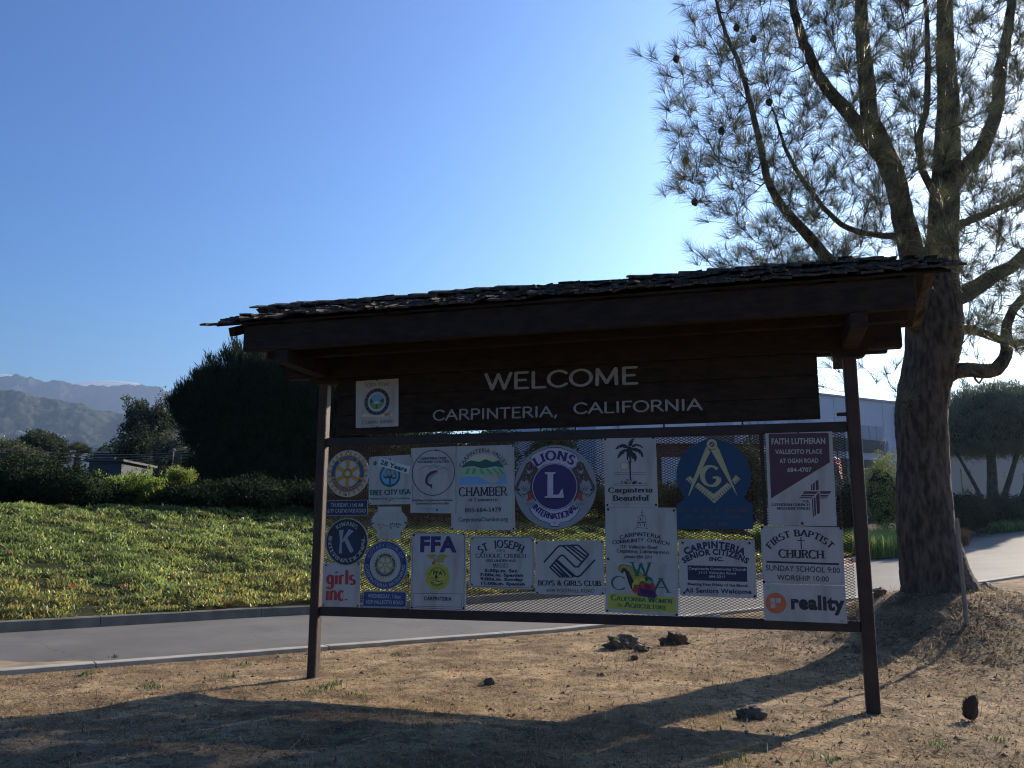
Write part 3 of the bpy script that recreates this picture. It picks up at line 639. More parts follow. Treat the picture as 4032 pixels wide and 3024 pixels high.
V = np.stack([P - d * L - sd * w, P + d * L * .9 - sd * w, P + d * L + sd * w * .7, P - d * L * .8 + sd * w], 1).reshape(-1, 3); col = np.array([[.18, .12, .072], [.11, .075, .048], [.25, .175, .105], [.40, .31, .20]])[rr_.choice(4, n, p=[.4, .3, .2, .1])] * rr_.uniform(.7, 1.2, (n, 1))
tag(fast_mesh('bark_mulch', V, np.arange(4 * n).reshape(n, 4), m_mulch, tint=np.repeat(col, 4, 0), loc=(0, 0, 0)), 'dark bark chips lying round the big pine and over the dirt at right', 'mulch', kind='stuff')
# ice plant on the bank
n = 430000; r_ = np.random.default_rng(77); t = -22 + 62 * r_.random(n); v = vfar(t) + .10 + 13.0 * r_.random(n) ** 1.1
X_, Y_ = xy(t, v); vis = (np.abs(X_) < .66 * Y_ + 1) & (Y_ > 8) & (t < 31 + 3 * noise2(X_, Y_, 2)); t, v, X_, Y_ = t[vis], v[vis], X_[vis], Y_[vis]; n = len(t)
mound = fbm(X_, Y_, .62, 3, 60) * .26; keep = r_.random(n) < np.clip(1.0 + 1.6 * fbm(X_, Y_, .55, 2, 61), .55, 1); t, v, X_, Y_, mound = (q_[keep] for q_ in (t, v, X_, Y_, mound)); n = len(t)
u = v - vfar(t); Z_ = hbank(X_, Y_) + mound + .0 + r_.random(n) * .05; P = np.stack([X_, Y_, Z_], 1)
b = r_.uniform(0, 6.28, n); ln = r_.uniform(.1, 1.5, n); hh = r_.uniform(.05, .115, n); wd = r_.uniform(.007, .0125, n) * (1 + .02 * Y_)
axs = np.stack([np.cos(b), np.sin(b), 0 * b], 1); c_ = r_.uniform(0, 6.28, n); sd = np.stack([np.cos(c_), np.sin(c_), 0 * b], 1) * wd[:, None]; upv = np.array([0, 0, 1.])
q1 = P + axs * (hh * ln * .45)[:, None] + upv * (hh * .55)[:, None]; q2 = P + axs * (hh * ln)[:, None] + upv * (hh * (1 - .3 * ln))[:, None]
V = np.stack([P - sd, P + sd, q1 + sd * .9, q1 - sd * .9, q2 + sd * .25, q2 - sd * .25], 1).reshape(-1, 3); o = 6 * np.arange(n)[:, None]; F = np.concatenate([o + [0, 1, 2, 3], o + [3, 2, 4, 5]])
front = np.clip(1 - u / 4.8, 0, 1) + .9 * fbm(X_, Y_, 1.6, 3, 70); pick = r_.random(n)
green = np.array([.27, .32, .08]); dg = np.array([.16, .22, .07]); yel = np.array([.48, .40, .09]); brn = np.array([.33, .22, .09]); red = np.array([.55, .17, .07])
col = np.where((pick < .35)[:, None], dg, green); col = np.where(((pick > .5) & (front > r_.random(n) * 1.1))[:, None], yel, col); col = np.where(((pick > .86) & (front > .3))[:, None], brn, col)
col = np.where(((noise2(X_, Y_, .45, 90) > .41) & (pick > .55))[:, None], red, col); col = col * r_.uniform(.6, 1.35, (n, 1)) * (1 + .9 * fbm(X_, Y_, .5, 2, 95))[:, None]
m_ice = mat('ice_plant_leaf', (1, 1, 1), rough=.4, tint=True, spec=.5, transl=.5)
tag(fast_mesh('ice_plant', V, F, m_ice, tint=np.repeat(col, 6, 0), loc=(0, 0, 0)), 'green and yellowing ice plant covering the bank above the dark kerb', 'ground cover', kind='stuff')
# ------------------------------------------------------------------ the roofed signboard
m_wood = mat('dark_stained_wood', (.023, .017, .014), (.042, .029, .021), scale=3, rough=.85, bump=.5, bscale=18, stretch=(.6, 6, 6), spec=.15)
m_post = mat('brown_painted_post', (.042, .024, .017), (.065, .038, .025), scale=4, rough=.6, bump=.25, bscale=30, spec=.3)
m_steel = mat('brown_painted_steel', (.030, .020, .016), (.045, .029, .022), scale=6, rough=.55, bump=.15, bscale=30, spec=.3)
m_shake = mat('weathered_shake', (.035, .029, .025), (.15, .122, .092), scale=5, rough=.9, bump=.9, bscale=30, stretch=(3, .6, 1), spec=.1, tint=False)
m_letter = mat('routed_letter_paint', (.27, .27, .26), (.36, .36, .35), scale=8, rough=.7, spec=.2, stretch=(.2, 1, 6))
SB = empty('welcome_signboard', W3(PW / 2, 0, 0), 'long brown roofed signboard on two posts with shake roof, WELCOME board and wire mesh', 'signboard')
for s in (0.0, PW):
    mb = MB(); w = .053 if s == 0 else .062
    sbox(mb, s - w, s + w, -.075, .045, -.35, 3.30, m_post, .018, 2); mb.build('post', SB)
    mb = MB()                                                       # bolster with rounded ends on the post head
    pr = [(-.17, .07)] + [(-.17 + .07 - .07 * math.cos(rad(a)), .07 - .07 * math.sin(rad(a))) for a in (20, 45, 70, 90)] + [(.10 + .07 * math.sin(rad(a)), .07 - .07 * math.cos(rad(a))) for a in (0, 20, 45, 70)] + [(.17, .07)]
    V = [W3(s + a, .05, 3.28 + b) for a, b in pr] + [W3(s + a, -.08, 3.28 + b) for a, b in pr]; k = len(pr)
    mb.add(V, [tuple(range(k)), tuple(range(2 * k - 1, k - 1, -1))] + [(i, k + i, k + (i + 1) % k, (i + 1) % k) for i in range(k)], m_wood); mb.build('bolster', SB)
    mb = MB(); sbox(mb, s - .075, s + .075, -.98, .98, 3.352, 3.497, m_wood, .012, 2); mb.build('cross_beam', SB)
mb = MB(); sbox(mb, -.48, 6.27, -.065, .065, 3.352, 3.60, m_wood, .008); mb.build('header_beam', SB)
mb = MB(); sbox(mb, -.48, 6.27, .90, .985, 3.50, 3.785, m_wood, .010); mb.build('front_fascia', SB)
mb = MB(); sbox(mb, -.48, 6.27, -.985, -.90, 3.50, 3.785, m_wood, .010); mb.build('rear_fascia', SB)
for d in (.46, -.46):
    mb = MB(); sbox(mb, -.48, 6.27, d - .045, d + .045, 3.505, 3.70, m_wood, .008); mb.build('purlin', SB)
for sg in (1, -1):                                                   # sloping roof deck
    mb = MB(); V = [W3(s, sg * d, z) for s in (-.80, 6.55) for d, z in ((1.02, 3.790), (1.02, 3.812), (0, 4.20), (0, 4.165))]
    F = [(0, 1, 2, 3), (4, 7, 6, 5), (0, 4, 5, 1), (1, 5, 6, 2), (3, 2, 6, 7), (0, 3, 7, 4)]
    mb.add(V, F if sg < 0 else [f[::-1] for f in F], m_wood); mb.build('roof_deck', SB)
for s in (-.70, 0.35, 1.4, 2.45, 3.5, 4.55, 5.6, 6.2):
    mb = MB(); V = [W3(s + e_, sg * d, z) for e_ in (-.035, .035) for sg, d, z in ((1, .895, 3.80), (1, 0, 4.15), (-1, .895, 3.80), (-1, .86, 3.71), (1, 0, 4.05), (1, .86, 3.71))]
    mb.add(V, [(0, 1, 2, 3, 4, 5), (11, 10, 9, 8, 7, 6), (0, 5, 11, 6), (5, 4, 10, 11), (4, 3, 9, 10)], m_wood); mb.build('rafter', SB)
# shakes: separate split boards in overlapping courses
rs = random.Random(8); variants = []
def slope_pt(s, u, h, sg):
    """u up the slope from the eave, h off the slope"""
    L_s = math.hypot(1.06, .40); cu, su = 1.06 / L_s, .40 / L_s
    return W3(s, sg * (1.06 - u * cu + h * su), 3.80 + u * su + h * cu)
for k in range(8):
    w = [.105, .13, .155, .12, .17, .14, .09, .185][k] / 2; mb = MB(); r2 = random.Random(k); L_ = .40; th = .020
    n = 5; xs = [-w + 2 * w * i / (n - 1) for i in range(n)]; V = []
    for y, tt_ in ((0, th), (L_ * .5, th * .8), (L_, .006)):
        for x_ in xs:
            j = r2.uniform(-.022, .022) if y == 0 else 0
            zz = r2.uniform(-.003, .003); V += [(x_, y + j, zz + tt_), (x_, y + j, zz)]
    F = []; m_ = 2 * n
    for r_0 in range(2):
        for i in range(n - 1):
            a = r_0 * m_ + 2 * i; b = a + m_; F += [(a, a + 2, b + 2, b), (a + 1, b + 1, b + 3, a + 3)]
        a = r_0 * m_; F += [(a, a + m_, a + m_ + 1, a + 1), (a + m_ - 2, a + m_ - 1, a + 2 * m_ - 1, a + 2 * m_ - 2)]
    for i in range(n - 1): a = 2 * i; F += [(a, a + 1, a + 3, a + 2)]
    mb.add(V, F, m_shake); o = mb.build('shake', None, loc=(0, 0, 0)); variants.append((o.data, 2 * w)); bpy.data.objects.remove(o)
ROOFP = [bpy.data.objects.new('roof', None)]; ROOFP = ROOFP[0]; C.objects.link(ROOFP); ROOFP.parent = SB; ROOFP.location = (0, 0, 3.7)
ro = wloc(ROOFP); back = []
for sg in (1, -1):
    L_s = math.hypot(1.06, .40); cu, su = 1.06 / L_s, .40 / L_s
    ex = SX * sg if sg > 0 else -SX; ey = -NX * cu * sg + np.array([0, 0, su]); ez = np.cross(ex, ey)
    if ez[2] < 0: ex = -ex; ez = np.cross(ex, ey)
    for c in range(6):
        s = -.96 + rs.uniform(0, .05)
        while s < 6.58:
            dat, w = rs.choice(variants); u = c * .178 - .03 + rs.uniform(-.022, .022); lift = .022 + rs.uniform(0, .018) + (rs.random() < .22) * rs.uniform(.01, .03)
            sag = -.05 * max(0, (-.55 - s) / .4) - .02 * max(0, (s - 6.3) / .4)
            p = slope_pt(s + w / 2, u, .004 + lift * .3, sg) + [0, 0, sag]
            tilt = math.atan2(lift, .40) * -.9; yaw = rs.gauss(0, .055)
            R_ = np.array([ex, ey, ez]).T @ np.array(Euler((tilt + rs.gauss(0, .03), rs.gauss(0, .09), yaw)).to_matrix())
            if sg > 0 and rs.random() < .97:
                o = bpy.data.objects.new('shake', dat); C.objects.link(o); o.parent = ROOFP
                M4 = Matrix(R_.tolist()).to_4x4(); M4.translation = Vector(p + ez * (lift * .75) - ro); o.matrix_local = M4
            elif sg < 0:
                V = np.array([v.co for v in dat.vertices]) @ R_.T + p + ez * lift * .75; back.append((V, [tuple(f.vertices) for f in dat.polygons]))
            s += w + rs.uniform(.003, .014)
mb = MB()
for V, F in back: mb.add(V, F, m_shake)
tag(mb.build('rear_shakes', ROOFP), kind='stuff')
s = -.98; i = 0
while s < 6.05:                                                     # ridge boards lapping each other
    Lr = rs.uniform(.36, .46); z0 = 4.268 + rs.uniform(-.006, .01)
    miss = 2.35 < s < 3.5
    for sg in (1, -1):
        if sg > 0 or True:
            mb = MB(); t0 = .030; sp = .075 if not miss else .05
            V = []
            for a, zz in ((0, t0), (Lr, 0.0)):
                for d, dz_ in ((0, 0), (sg * 2 * sp, -.40 / 1.06 * 2 * sp)):
                    for h_ in (.022, 0): V.append(W3(s + a + rs.uniform(-.006, .006), d, z0 + zz * (0.55 if miss else 1) + dz_ + h_ - (.014 if miss else 0) + rs.uniform(-.003, .003)))
            F = [(0, 2, 3, 1), (4, 5, 7, 6), (0, 4, 6, 2), (1, 3, 7, 5), (0, 1, 5, 4), (2, 6, 7, 3)]
            mb.add(V, F if sg > 0 else [f[::-1] for f in F], m_shake); mb.build('ridge_board', ROOFP)
    s += Lr * (.68 if not miss else .72); i += 1
# WELCOME board: three wide planks
BZ0, BZ1, BL, BR = 2.682, 3.352, .17, 5.48
for i, (a, b) in enumerate(((BZ0, 2.898), (2.901, 3.125), (3.128, BZ1 - .002))):
    mb = MB(); sbox(mb, BL, BR, -.05, .0 + .002 * (i % 2), a, b, m_wood, .006); mb.build('plank', SB)
mb = MB(); sbox(mb, BL + .02, BR - .02, .002, .05, BZ1 - .002, BZ1 + .06, m_wood, .004); mb.build('trim', SB)
for s in (2.62, 3.0, 3.94, 4.73):
    mb = MB(); sbox(mb, s - .009, s + .009, -.03, -.01, 2.62, 2.70, m_steel, .002); mb.build('hanger', SB)
mb = MB(); sbox(mb, 5.63, 5.73, -.02, .02, 2.70, 2.735, m_steel, .012, 2); mb.build('bracket', SB)
# welded frame and expanded-metal mesh
TZ0, TZ1, QZ0, QZ1 = 2.545, 2.645, .645, .745
mb = MB(); sbox(mb, .054, PW - .063, -.045, .015, TZ0, TZ1, m_steel, .006); mb.build('top_rail', SB)
mb = MB(); sbox(mb, .054, PW - .063, -.045, .015, QZ0, QZ1, m_steel, .006); mb.build('bottom_rail', SB)
mb = MB(); sbox(mb, plane_sz(3002, 1800)[0] - .02, plane_sz(3002, 1800)[0] + .018, -.035, .004, QZ1, TZ0, m_steel, .003); mb.build('mullion', SB)
pw, ph = .0545, .0262; S0, S1 = .075, PW - .085; nx = int((S1 - S0) / pw); nz = int((TZ0 - QZ1 + .02) / ph * 2); dx = (S1 - S0) / nx / 2; dzz = (TZ0 - QZ1) / nz
V = []; F = []
for j in range(nz):
    for up_ in (0, 1):
        z = QZ1 + j * dzz
        n = 2 * nx + 1; i = np.arange(n); zz = z + (dzz / 2 if True else 0) + np.where((i + j) % 2 == 0, -1, 1) * dzz * .5 * (1 if up_ == 0 else -1) * .999
        if up_ == 1: break
        base = len(V)
        for k in range(n):
            s = S0 + k * dx; lim = zz[k]
            for dd, ee in ((-.014, .0022), (.003, .0034), (.004, .0006), (-.013, -.0028)): V.append(tuple(W3(s, dd - .004, lim + ee)))
        for k in range(n - 1):
            a = base + 4 * k; b = a + 4
            for q_ in range(4): F.append((a + q_, a + (q_ + 1) % 4, b + (q_ + 1) % 4, b + q_))
o = fast_mesh('wire_mesh', np.array(V), np.array(F), m_steel, SB); o['kind'] = 'stuff'
# lettering on the board, each letter a part of its own
q = Sign.__new__(Sign); q.d = .006; q.root = SB; q.parts = {}; q.k = 0
def BF(px, py): return plane_sz(px, py, .006)
ZA = lambda x, y: BF(1300 + x * .36166, 1100 + y * .36166)
ZB = lambda x, y: BF(2000 + x * .36166, 1050 + y * .36166)
q.text('WELCOME', ZA(1690, 1200), ZB(1440, 1268), (ZA(1850, 1015)[1] - ZA(1850, 1195)[1]) * .93, m_letter, 'round', each=True)
q.text('CARPINTERIA,', ZA(1122, 1535), ZB(555, 1628), (ZA(1550, 1405)[1] - ZA(1550, 1520)[1]) * .93, m_letter, 'round', each=True)
q.text('CALIFORNIA', ZB(718, 1600), ZB(2132, 1556), (ZB(1450, 1455)[1] - ZB(1450, 1575)[1]) * .95, m_letter, 'round', each=True)
# ------------------------------------------------------------------ the club signs on the mesh
R1 = region(1240, 1700, .27125); R2 = region(1240, 2050, .27125); R3 = region(1760, 1700, .27125); R4 = region(1760, 2050, .27125)
R5 = region(2340, 1700, .27125); R6 = region(2340, 2050, .27125); R7 = region(2860, 1670, .27125); R8 = region(2860, 2020, .27125)
Z3 = region(1300, 1100, .36166)
def paint(name, col, dirt=.9):
    return mat('paint_' + name, col, tuple(c * dirt for c in col), scale=9, rough=.45, spec=.35, ramp=(.4, .75))
P_white = mat('paint_white', (.43, .42, .385), (.30, .27, .22), scale=3.2, rough=.45, spec=.35, ramp=(.52, .82), stretch=(2.2, 2.2, .55), detail=9); P_grey = paint('grey', (.27, .29, .295), .9); P_black = paint('black', (.02, .022, .03), 1.2)
P_navy = paint('navy', (.018, .027, .075)); P_blue = paint('blue', (.03, .068, .19)); P_gold = paint('gold', (.46, .25, .03)); P_purple = paint('purple', (.045, .025, .12))
P_dgreen = paint('dark_green', (.015, .12, .08)); P_green = paint('green', (.12, .33, .17)); P_lgreen = paint('light_green', (.30, .48, .26)); P_sky = paint('sky_blue', (.16, .36, .60))
P_red = paint('red', (.42, .04, .04)); P_orange = paint('orange', (.60, .14, .06)); P_maroon = paint('maroon', (.085, .03, .05)); P_brown = paint('brown', (.11, .062, .045))
P_yellow = paint('yellow', (.48, .46, .06)); P_cream = paint('cream', (.60, .52, .36)); P_olive = paint('olive', (.34, .29, .06)); P_lav = paint('lavender', (.52, .47, .56))
P_mblue = paint('medium_blue', (.035, .12, .36)); P_faint = paint('faded_grey', (.34, .37, .38)); P_fgold = paint('faded_gold', (.10, .11, .10)); P_tan = paint('tan', (.40, .22, .10))
P_cyan = paint('cyan', (.12, .40, .55)); P_masonic = paint('deep_blue', (.012, .052, .115)); P_mgold = paint('pale_gold', (.44, .40, .22)); P_grape = paint('grape', (.13, .05, .17))
M_bolt = mat('dark_steel', (.03, .03, .032), rough=.5, metal=.6)
GRP = 'signs bolted to the wire mesh panel'
def circ(Rg, xl, xr, yt, yb):
    l = Rg(xl, (yt + yb) / 2); r = Rg(xr, (yt + yb) / 2); t = Rg((xl + xr) / 2, yt); b = Rg((xl + xr) / 2, yb)
    return ((l[0] + r[0]) / 2, (t[1] + b[1]) / 2), ((r[0] - l[0]) + (t[1] - b[1])) / 4
def ring_pts(c, r, n=56, ry=None):
    return [(c[0] + r * math.cos(2 * math.pi * i / n), c[1] + (ry or r) * math.sin(2 * math.pi * i / n)) for i in range(n)]
def pol(c, r, a):
    return (c[0] + r * math.cos(rad(a)), c[1] + r * math.sin(rad(a)))
def Q(Rg, *p):
    return [Rg(*a) for a in p]
def mean(p):
    return (sum(a[0] for a in p) / len(p), sum(a[1] for a in p) / len(p))
def capz(Rg, x, y0, y1):
    return abs(Rg(x, y0)[1] - Rg(x, y1)[1])
def gear(q, c, R, gold, blue, white, ring_text=True):
    pts = []
    for k in range(24):
        a = k * 15 + 7.5
        for da, rr in ((-4.6, .80), (-2.6, .95), (2.6, .95), (4.6, .80)): pts.append(pol(c, R * rr, a + da))
    q.poly('emblem', pts, gold, 1)
    for a0, a1 in ((54, 124), (131, 190), (198, 337), (345, 407)): q.disc('emblem', c, .765 * R, blue, 2, a0, a1, .60 * R)
    for a in range(0, 360, 60):
        q.poly('emblem', [pol(c, R * .25, a - 10), pol(c, R * .545, a - 21), pol(c, R * .57, a), pol(c, R * .545, a + 21), pol(c, R * .25, a + 10)], white, 2)
    q.disc('emblem', c, .19 * R, P_navy, 2, r0=.165 * R); q.disc('emblem', c, .10 * R, white, 2)

# 1 gear wheel sign, top left
c, R = circ(R1, 175, 778, 262, 955)
q = Sign('round white sign with gold and blue gear wheel, above the blue Thursday sign', GRP, c, .03)
q.plate(ring_pts(c, R), P_white); gear(q, c, R, P_gold, P_blue, P_white)
q.arctext('ROTARY', c, .625 * R, 118, 60, .115 * R, P_gold, 'sans'); q.arctext('INTERNATIONAL', c, .74 * R, 203, 332, .11 * R, P_gold, 'sans')
q.bolts([R1(485, 290), R1(452, 918)], M_bolt); q.done()
# 2 Thursday plate
p = Q(R1, (165, 1000), (768, 985), (765, 1215), (160, 1222)); q = Sign('blue rectangular sign reading THURSDAY, 11:45 AM', GRP, mean(p), .03)
q.plate(p, P_grey, r=.02); q.plate(Q(R1, (172, 1008), (760, 993), (757, 1206), (168, 1213)), P_navy, th=.0002, part='field', r=.016, layer=1)
q.text('THURSDAY, 11:45 AM', R1(232, 1090), R1(700, 1090), capz(R1, 480, 1036, 1090), P_white, 'sans')
q.text('6197 CASITAS PASS ROAD', R1(182, 1175), R1(742, 1172), capz(R1, 480, 1119, 1173), P_white, 'sans'); q.done()
# 5 chamber
p = Q(R3, (55, 215), (975, 190), (988, 1430), (62, 1420)); q = Sign('tall white sign with green hills reading CHAMBER of Commerce', GRP, mean(p), .03)
q.plate(p, P_white)
def dome(x0, x1, yb, yt, yflat, n=24):
    return [R3(x0 + (x1 - x0) * (1 - math.cos(math.pi * i / n)) / 2, yb - (yb - yt) * math.sin(math.pi * i / n)) for i in range(n + 1)]
q.poly('emblem', Q(R3, (285, 430), (340, 380), (420, 340), (530, 322), (640, 340), (710, 380), (750, 410), (670, 440), (560, 400), (450, 440), (350, 415)), P_cream, 1)
q.poly('emblem', Q(R3, (218, 525), (270, 450), (355, 412), (470, 438), (560, 397), (670, 440), (750, 408), (800, 470), (826, 522), (700, 500), (600, 520), (500, 530), (400, 500), (300, 505)), P_dgreen, 1)
q.poly('emblem', Q(R3, (182, 650), (205, 550), (300, 525), (400, 525), (500, 548), (600, 545), (700, 520), (800, 535), (850, 580), (800, 620), (640, 640), (500, 650), (400, 625), (280, 625)), P_lgreen, 1)
for a, b, cc, dd in ((230, 290, 300, 335), (350, 400, 390, 420), (445, 490, 440, 485), (600, 535, 520, 570), (680, 600, 560, 620), (760, 690, 600, 680)):
    pass
for x0, x1, xb in ((300, 340, 265), (380, 420, 360), (470, 510, 500), (560, 600, 625), (650, 690, 730), (735, 770, 800)):
    q.poly('emblem', Q(R3, (x0, 533), (xb, 615), (xb + 45, 615), (x1, 533)), P_green, 2)
q.poly('emblem', Q(R3, (170, 765), (175, 680), (230, 655), (350, 642), (450, 655), (540, 700), (620, 740), (700, 742), (760, 700), (820, 650), (855, 605), (872, 752)), P_sky, 1)
cc = R3(525, 720); rr = plane_sz(1760 + 900 * .27125, 1700 + 720 * .27125)[0] - cc[0]
q.arctext('CARPINTERIA VALLEY', R3(525, 640), capz(R3, 525, 300, 640), 160, 22, capz(R3, 525, 240, 300), P_black, 'sans')
q.text('CHAMBER', R3(175, 935), R3(880, 925), capz(R3, 500, 805, 930), P_black, 'serif')
q.text('of Commerce', R3(312, 1010), R3(735, 1008), capz(R3, 500, 962, 1010), P_black, 'serif')
q.text('805-684-5479', R3(258, 1172), R3(790, 1160), capz(R3, 500, 1103, 1166), P_black, 'sans')
q.text('CarpinteriaChamber.org', R3(165, 1305), R3(884, 1296), capz(R3, 500, 1240, 1300), P_black, 'sans')
q.bolts(Q(R3, (955, 208), (965, 1408), (76, 1408)), M_bolt); q.done()
# 4 watershed
p = Q(R1, (1403, 238), (2048, 212), (2045, 1187), (1390, 1175)); q = Sign('white sign with leaping fish in a dark circle reading CARPINTERIA CREEK WATERSHED COALITION', GRP, mean(p), .040)
q.plate(p, P_white)
c, R = circ(R1, 1424, 2028, 252, 940); q.disc('emblem', c, R, P_navy, 1, r0=R * .965)
q.text('CARPINTERIA CREEK', R1(1522, 407), R1(1918, 400), capz(R1, 1700, 372, 404), P_black, 'bold'); q.text('WATERSHED COALITION', R1(1492, 455), R1(1956, 448), capz(R1, 1700, 420, 452), P_black, 'bold')
for l in ([(1508, 562), (1560, 525), (1630, 492), (1665, 510), (1730, 476), (1790, 505), (1812, 492), (1850, 522)], [(1660, 548), (1710, 515), (1745, 500), (1800, 535), (1835, 550)], [(1835, 545), (1880, 515), (1938, 556)]):
    q.line('emblem', Q(R1, *l), .004, P_black, 2)
q.poly('emblem', Q(R1, (1795, 562), (1740, 562), (1680, 580), (1630, 625), (1605, 690), (1605, 740), (1630, 775), (1680, 800), (1705, 832), (1708, 760), (1672, 765), (1640, 740), (1640, 690), (1670, 640), (1730, 605), (1775, 590)), P_maroon, 1)
q.poly('emblem', Q(R1, (1790, 570), (1795, 582), (1750, 615), (1700, 650), (1670, 700), (1650, 740), (1660, 755), (1640, 740), (1640, 690), (1670, 640), (1730, 605)), P_grey, 2)
q.line('emblem', Q(R1, (1795, 582), (1750, 618), (1700, 655), (1672, 700), (1652, 745)), .003, P_black, 3)
q.text('Working to Conserve and Restore', R1(1420, 1008), R1(2005, 1006), capz(R1, 1700, 980, 1007), P_black, 'bold'); q.text('Carpinteria Creek since 2001', R1(1465, 1055), R1(1958, 1055), capz(R1, 1700, 1028, 1055), P_black, 'bold')
q.text('carpinteriacreek.org', R1(1536, 1130), R1(1886, 1135), capz(R1, 1700, 1103, 1132), P_cyan, 'sans')
q.bolts(Q(R1, (1762, 270), (1775, 1138)), M_bolt); q.done()
# 3 tree city
p = Q(R1, (795, 368), (1412, 333), (1424, 1050), (790, 1062)); q = Sign('white sign with green tree badge reading TREE CITY USA and 28 Years', GRP, mean(p), .050)
q.plate(p, P_white, r=.025)
c, R = circ(R1, 945, 1255, 478, 800)
q.poly('emblem', [pol(c, R, a) for a in range(-60, 241, 12)] + [R1(1100, 812)], P_dgreen, 1)
q.poly('emblem', [pol(c, R * .82, a) for a in range(-62, 243, 12)] + [R1(1100, 775)], P_sky, 2)
for x, y, r in ((1045, 640, 40), (1080, 590, 45), (1140, 600, 45), (1160, 650, 38), (1105, 640, 40)): q.disc('emblem', R1(x, y), r * .27125 * .0031, P_dgreen, 3)
for x, y, r in ((1040, 625, 26), (1078, 585, 30), (1140, 590, 28), (1158, 640, 26), (1098, 625, 22)): q.disc('emblem', R1(x, y), r * .27125 * .0031, P_grey, 4)
q.poly('emblem', Q(R1, (1092, 640), (1112, 640), (1114, 790), (1086, 790)), P_dgreen, 4)
q.poly('emblem', Q(R1, (852, 470), (870, 455), (858, 432), (880, 436), (895, 420), (905, 440), (912, 455), (905, 480), (890, 495), (870, 488)), P_dgreen, 1)
q.plate(Q(R1, (955, 378), (1398, 505), (1370, 620), (922, 490)), mat('sticker_white', (.56, .56, .54), rough=.4), th=.002, part='sticker', layer=6)
q.text('28 Years', R1(960, 470), R1(1345, 588), capz(R1, 1000, 408, 470), P_dgreen, 'heavy', layer=8)
q.text('TREE CITY USA', R1(803, 925), R1(1398, 905), capz(R1, 1100, 845, 915), P_dgreen, 'tree')
q.text('National Arbor Day Foundation', R1(808, 988), R1(1395, 978), capz(R1, 1100, 954, 983), P_dgreen, 'serif')
q.bolts(Q(R1, (815, 388), (1398, 355), (1103, 400), (1100, 998), (815, 1038)), M_bolt, .009); q.done()
# 13 thrive
c = R1(1078, 1300); sx_, sy_ = R1(1340, 1300)[0] - c[0], capz(R1, 1078, 1110, 1300)
q = Sign('pale plate with cut tabs above and below reading THRIVE CARPINTERIA', GRP, c, .03)
pts = Q(R1, (915, 1085), (1250, 1083)) + [(c[0] + sx_ * math.cos(rad(a)), c[1] + sy_ * math.sin(rad(a)) * 1.0) for a in range(48, -49, -8)] + Q(R1, (1245, 1480), (1240, 1562), (905, 1560), (912, 1480)) + [(c[0] + sx_ * math.cos(rad(a)), c[1] + sy_ * math.sin(rad(a))) for a in range(228, 131, -8)]
q.plate(pts, P_grey); q.plate([(c[0] + (x - c[0]) * .97, c[1] + (z - c[1]) * .97) for x, z in pts], P_white, th=.0002, part='field', layer=1)
q.text('THRIVE', R1(975, 1222), R1(1188, 1220), capz(R1, 1078, 1175, 1222), P_faint, 'serifl'); q.text('CARPINTERIA', R1(885, 1288), R1(1278, 1286), capz(R1, 1078, 1245, 1288), P_faint, 'serifl')
q.line('emblem', Q(R1, (905, 1370), (940, 1352), (1000, 1350), (1060, 1368), (1120, 1382), (1180, 1378), (1230, 1360)), .003, P_black, 2)
for x, y, a, m_ in ((915, 1345, 120, P_tan), (945, 1338, 60, P_tan), (1000, 1368, -30, P_tan), (960, 1385, -50, P_tan), (938, 1405, -60, P_gold), (1100, 1345, 60, P_black), (1125, 1335, 70, P_black), (1160, 1350, 60, P_black), (1185, 1340, 75, P_black), (1215, 1340, 40, P_black), (1240, 1352, 10, P_black), (1105, 1395, -60, P_black), (1205, 1385, -30, P_black)):
    o = np.array(R1(x, y)); u = np.array([math.cos(rad(a)), math.sin(rad(a))]) * .022; w = np.array([-u[1], u[0]]) * .3
    q.poly('emblem', [o - u, o + w, o + u, o - w][::-1], m_, 2)
q.text('www.ctsd.net', R1(950, 1498), R1(1195, 1496), capz(R1, 1078, 1470, 1497), P_faint, 'sans')
q.bolts(Q(R1, (846, 1330), (1315, 1322)), M_bolt); q.done()
# 16 girls
p = Q(R2, (120, 612), (662, 612), (652, 1255), (98, 1245)); q = Sign('white sign reading girls inc. in dark red rounded letters', GRP, mean(p), .03)
q.plate(p, P_white); q.text('girls', R2(170, 925), R2(600, 925), capz(R2, 400, 712, 925) * .93, P_red, 'fat'); q.text('inc.', R2(158, 1155), R2(490, 1158), capz(R2, 400, 935, 1155) * .93, P_red, 'fat')
q.bolts(Q(R2, (165, 648), (635, 632), (125, 1222), (622, 1235)), M_bolt); q.done()
# 12 kiwanis
full = region(1240, 2050, .27125); c, R = circ(R2, 165, 770, -45, 662)
q = Sign('round black and navy sign with large letter K in the middle', GRP, c, .040)
q.plate(ring_pts(c, R), P_grey); q.disc('emblem', c, R * .955, P_black, 1); q.disc('emblem', c, R * .60, P_navy, 2)
q.arctext('KIWANIS', c, R * .68, 131, 49, R * .16, P_grey, 'serifb'); q.arctext('INTERNATIONAL', c, R * .86, 163, 378, R * .155, P_grey, 'serifb')
for l in ([(358, 140), (425, 132), (400, 290), (400, 475), (352, 478), (372, 290)],): q.poly('emblem', Q(R2, *l), P_grey, 3)
q.poly('emblem', Q(R2, (500, 122), (570, 150), (425, 300), (398, 320), (400, 290)), P_grey, 4); q.poly('emblem', Q(R2, (425, 270), (470, 232), (572, 440), (532, 470), (505, 440)), P_grey, 5); q.done()
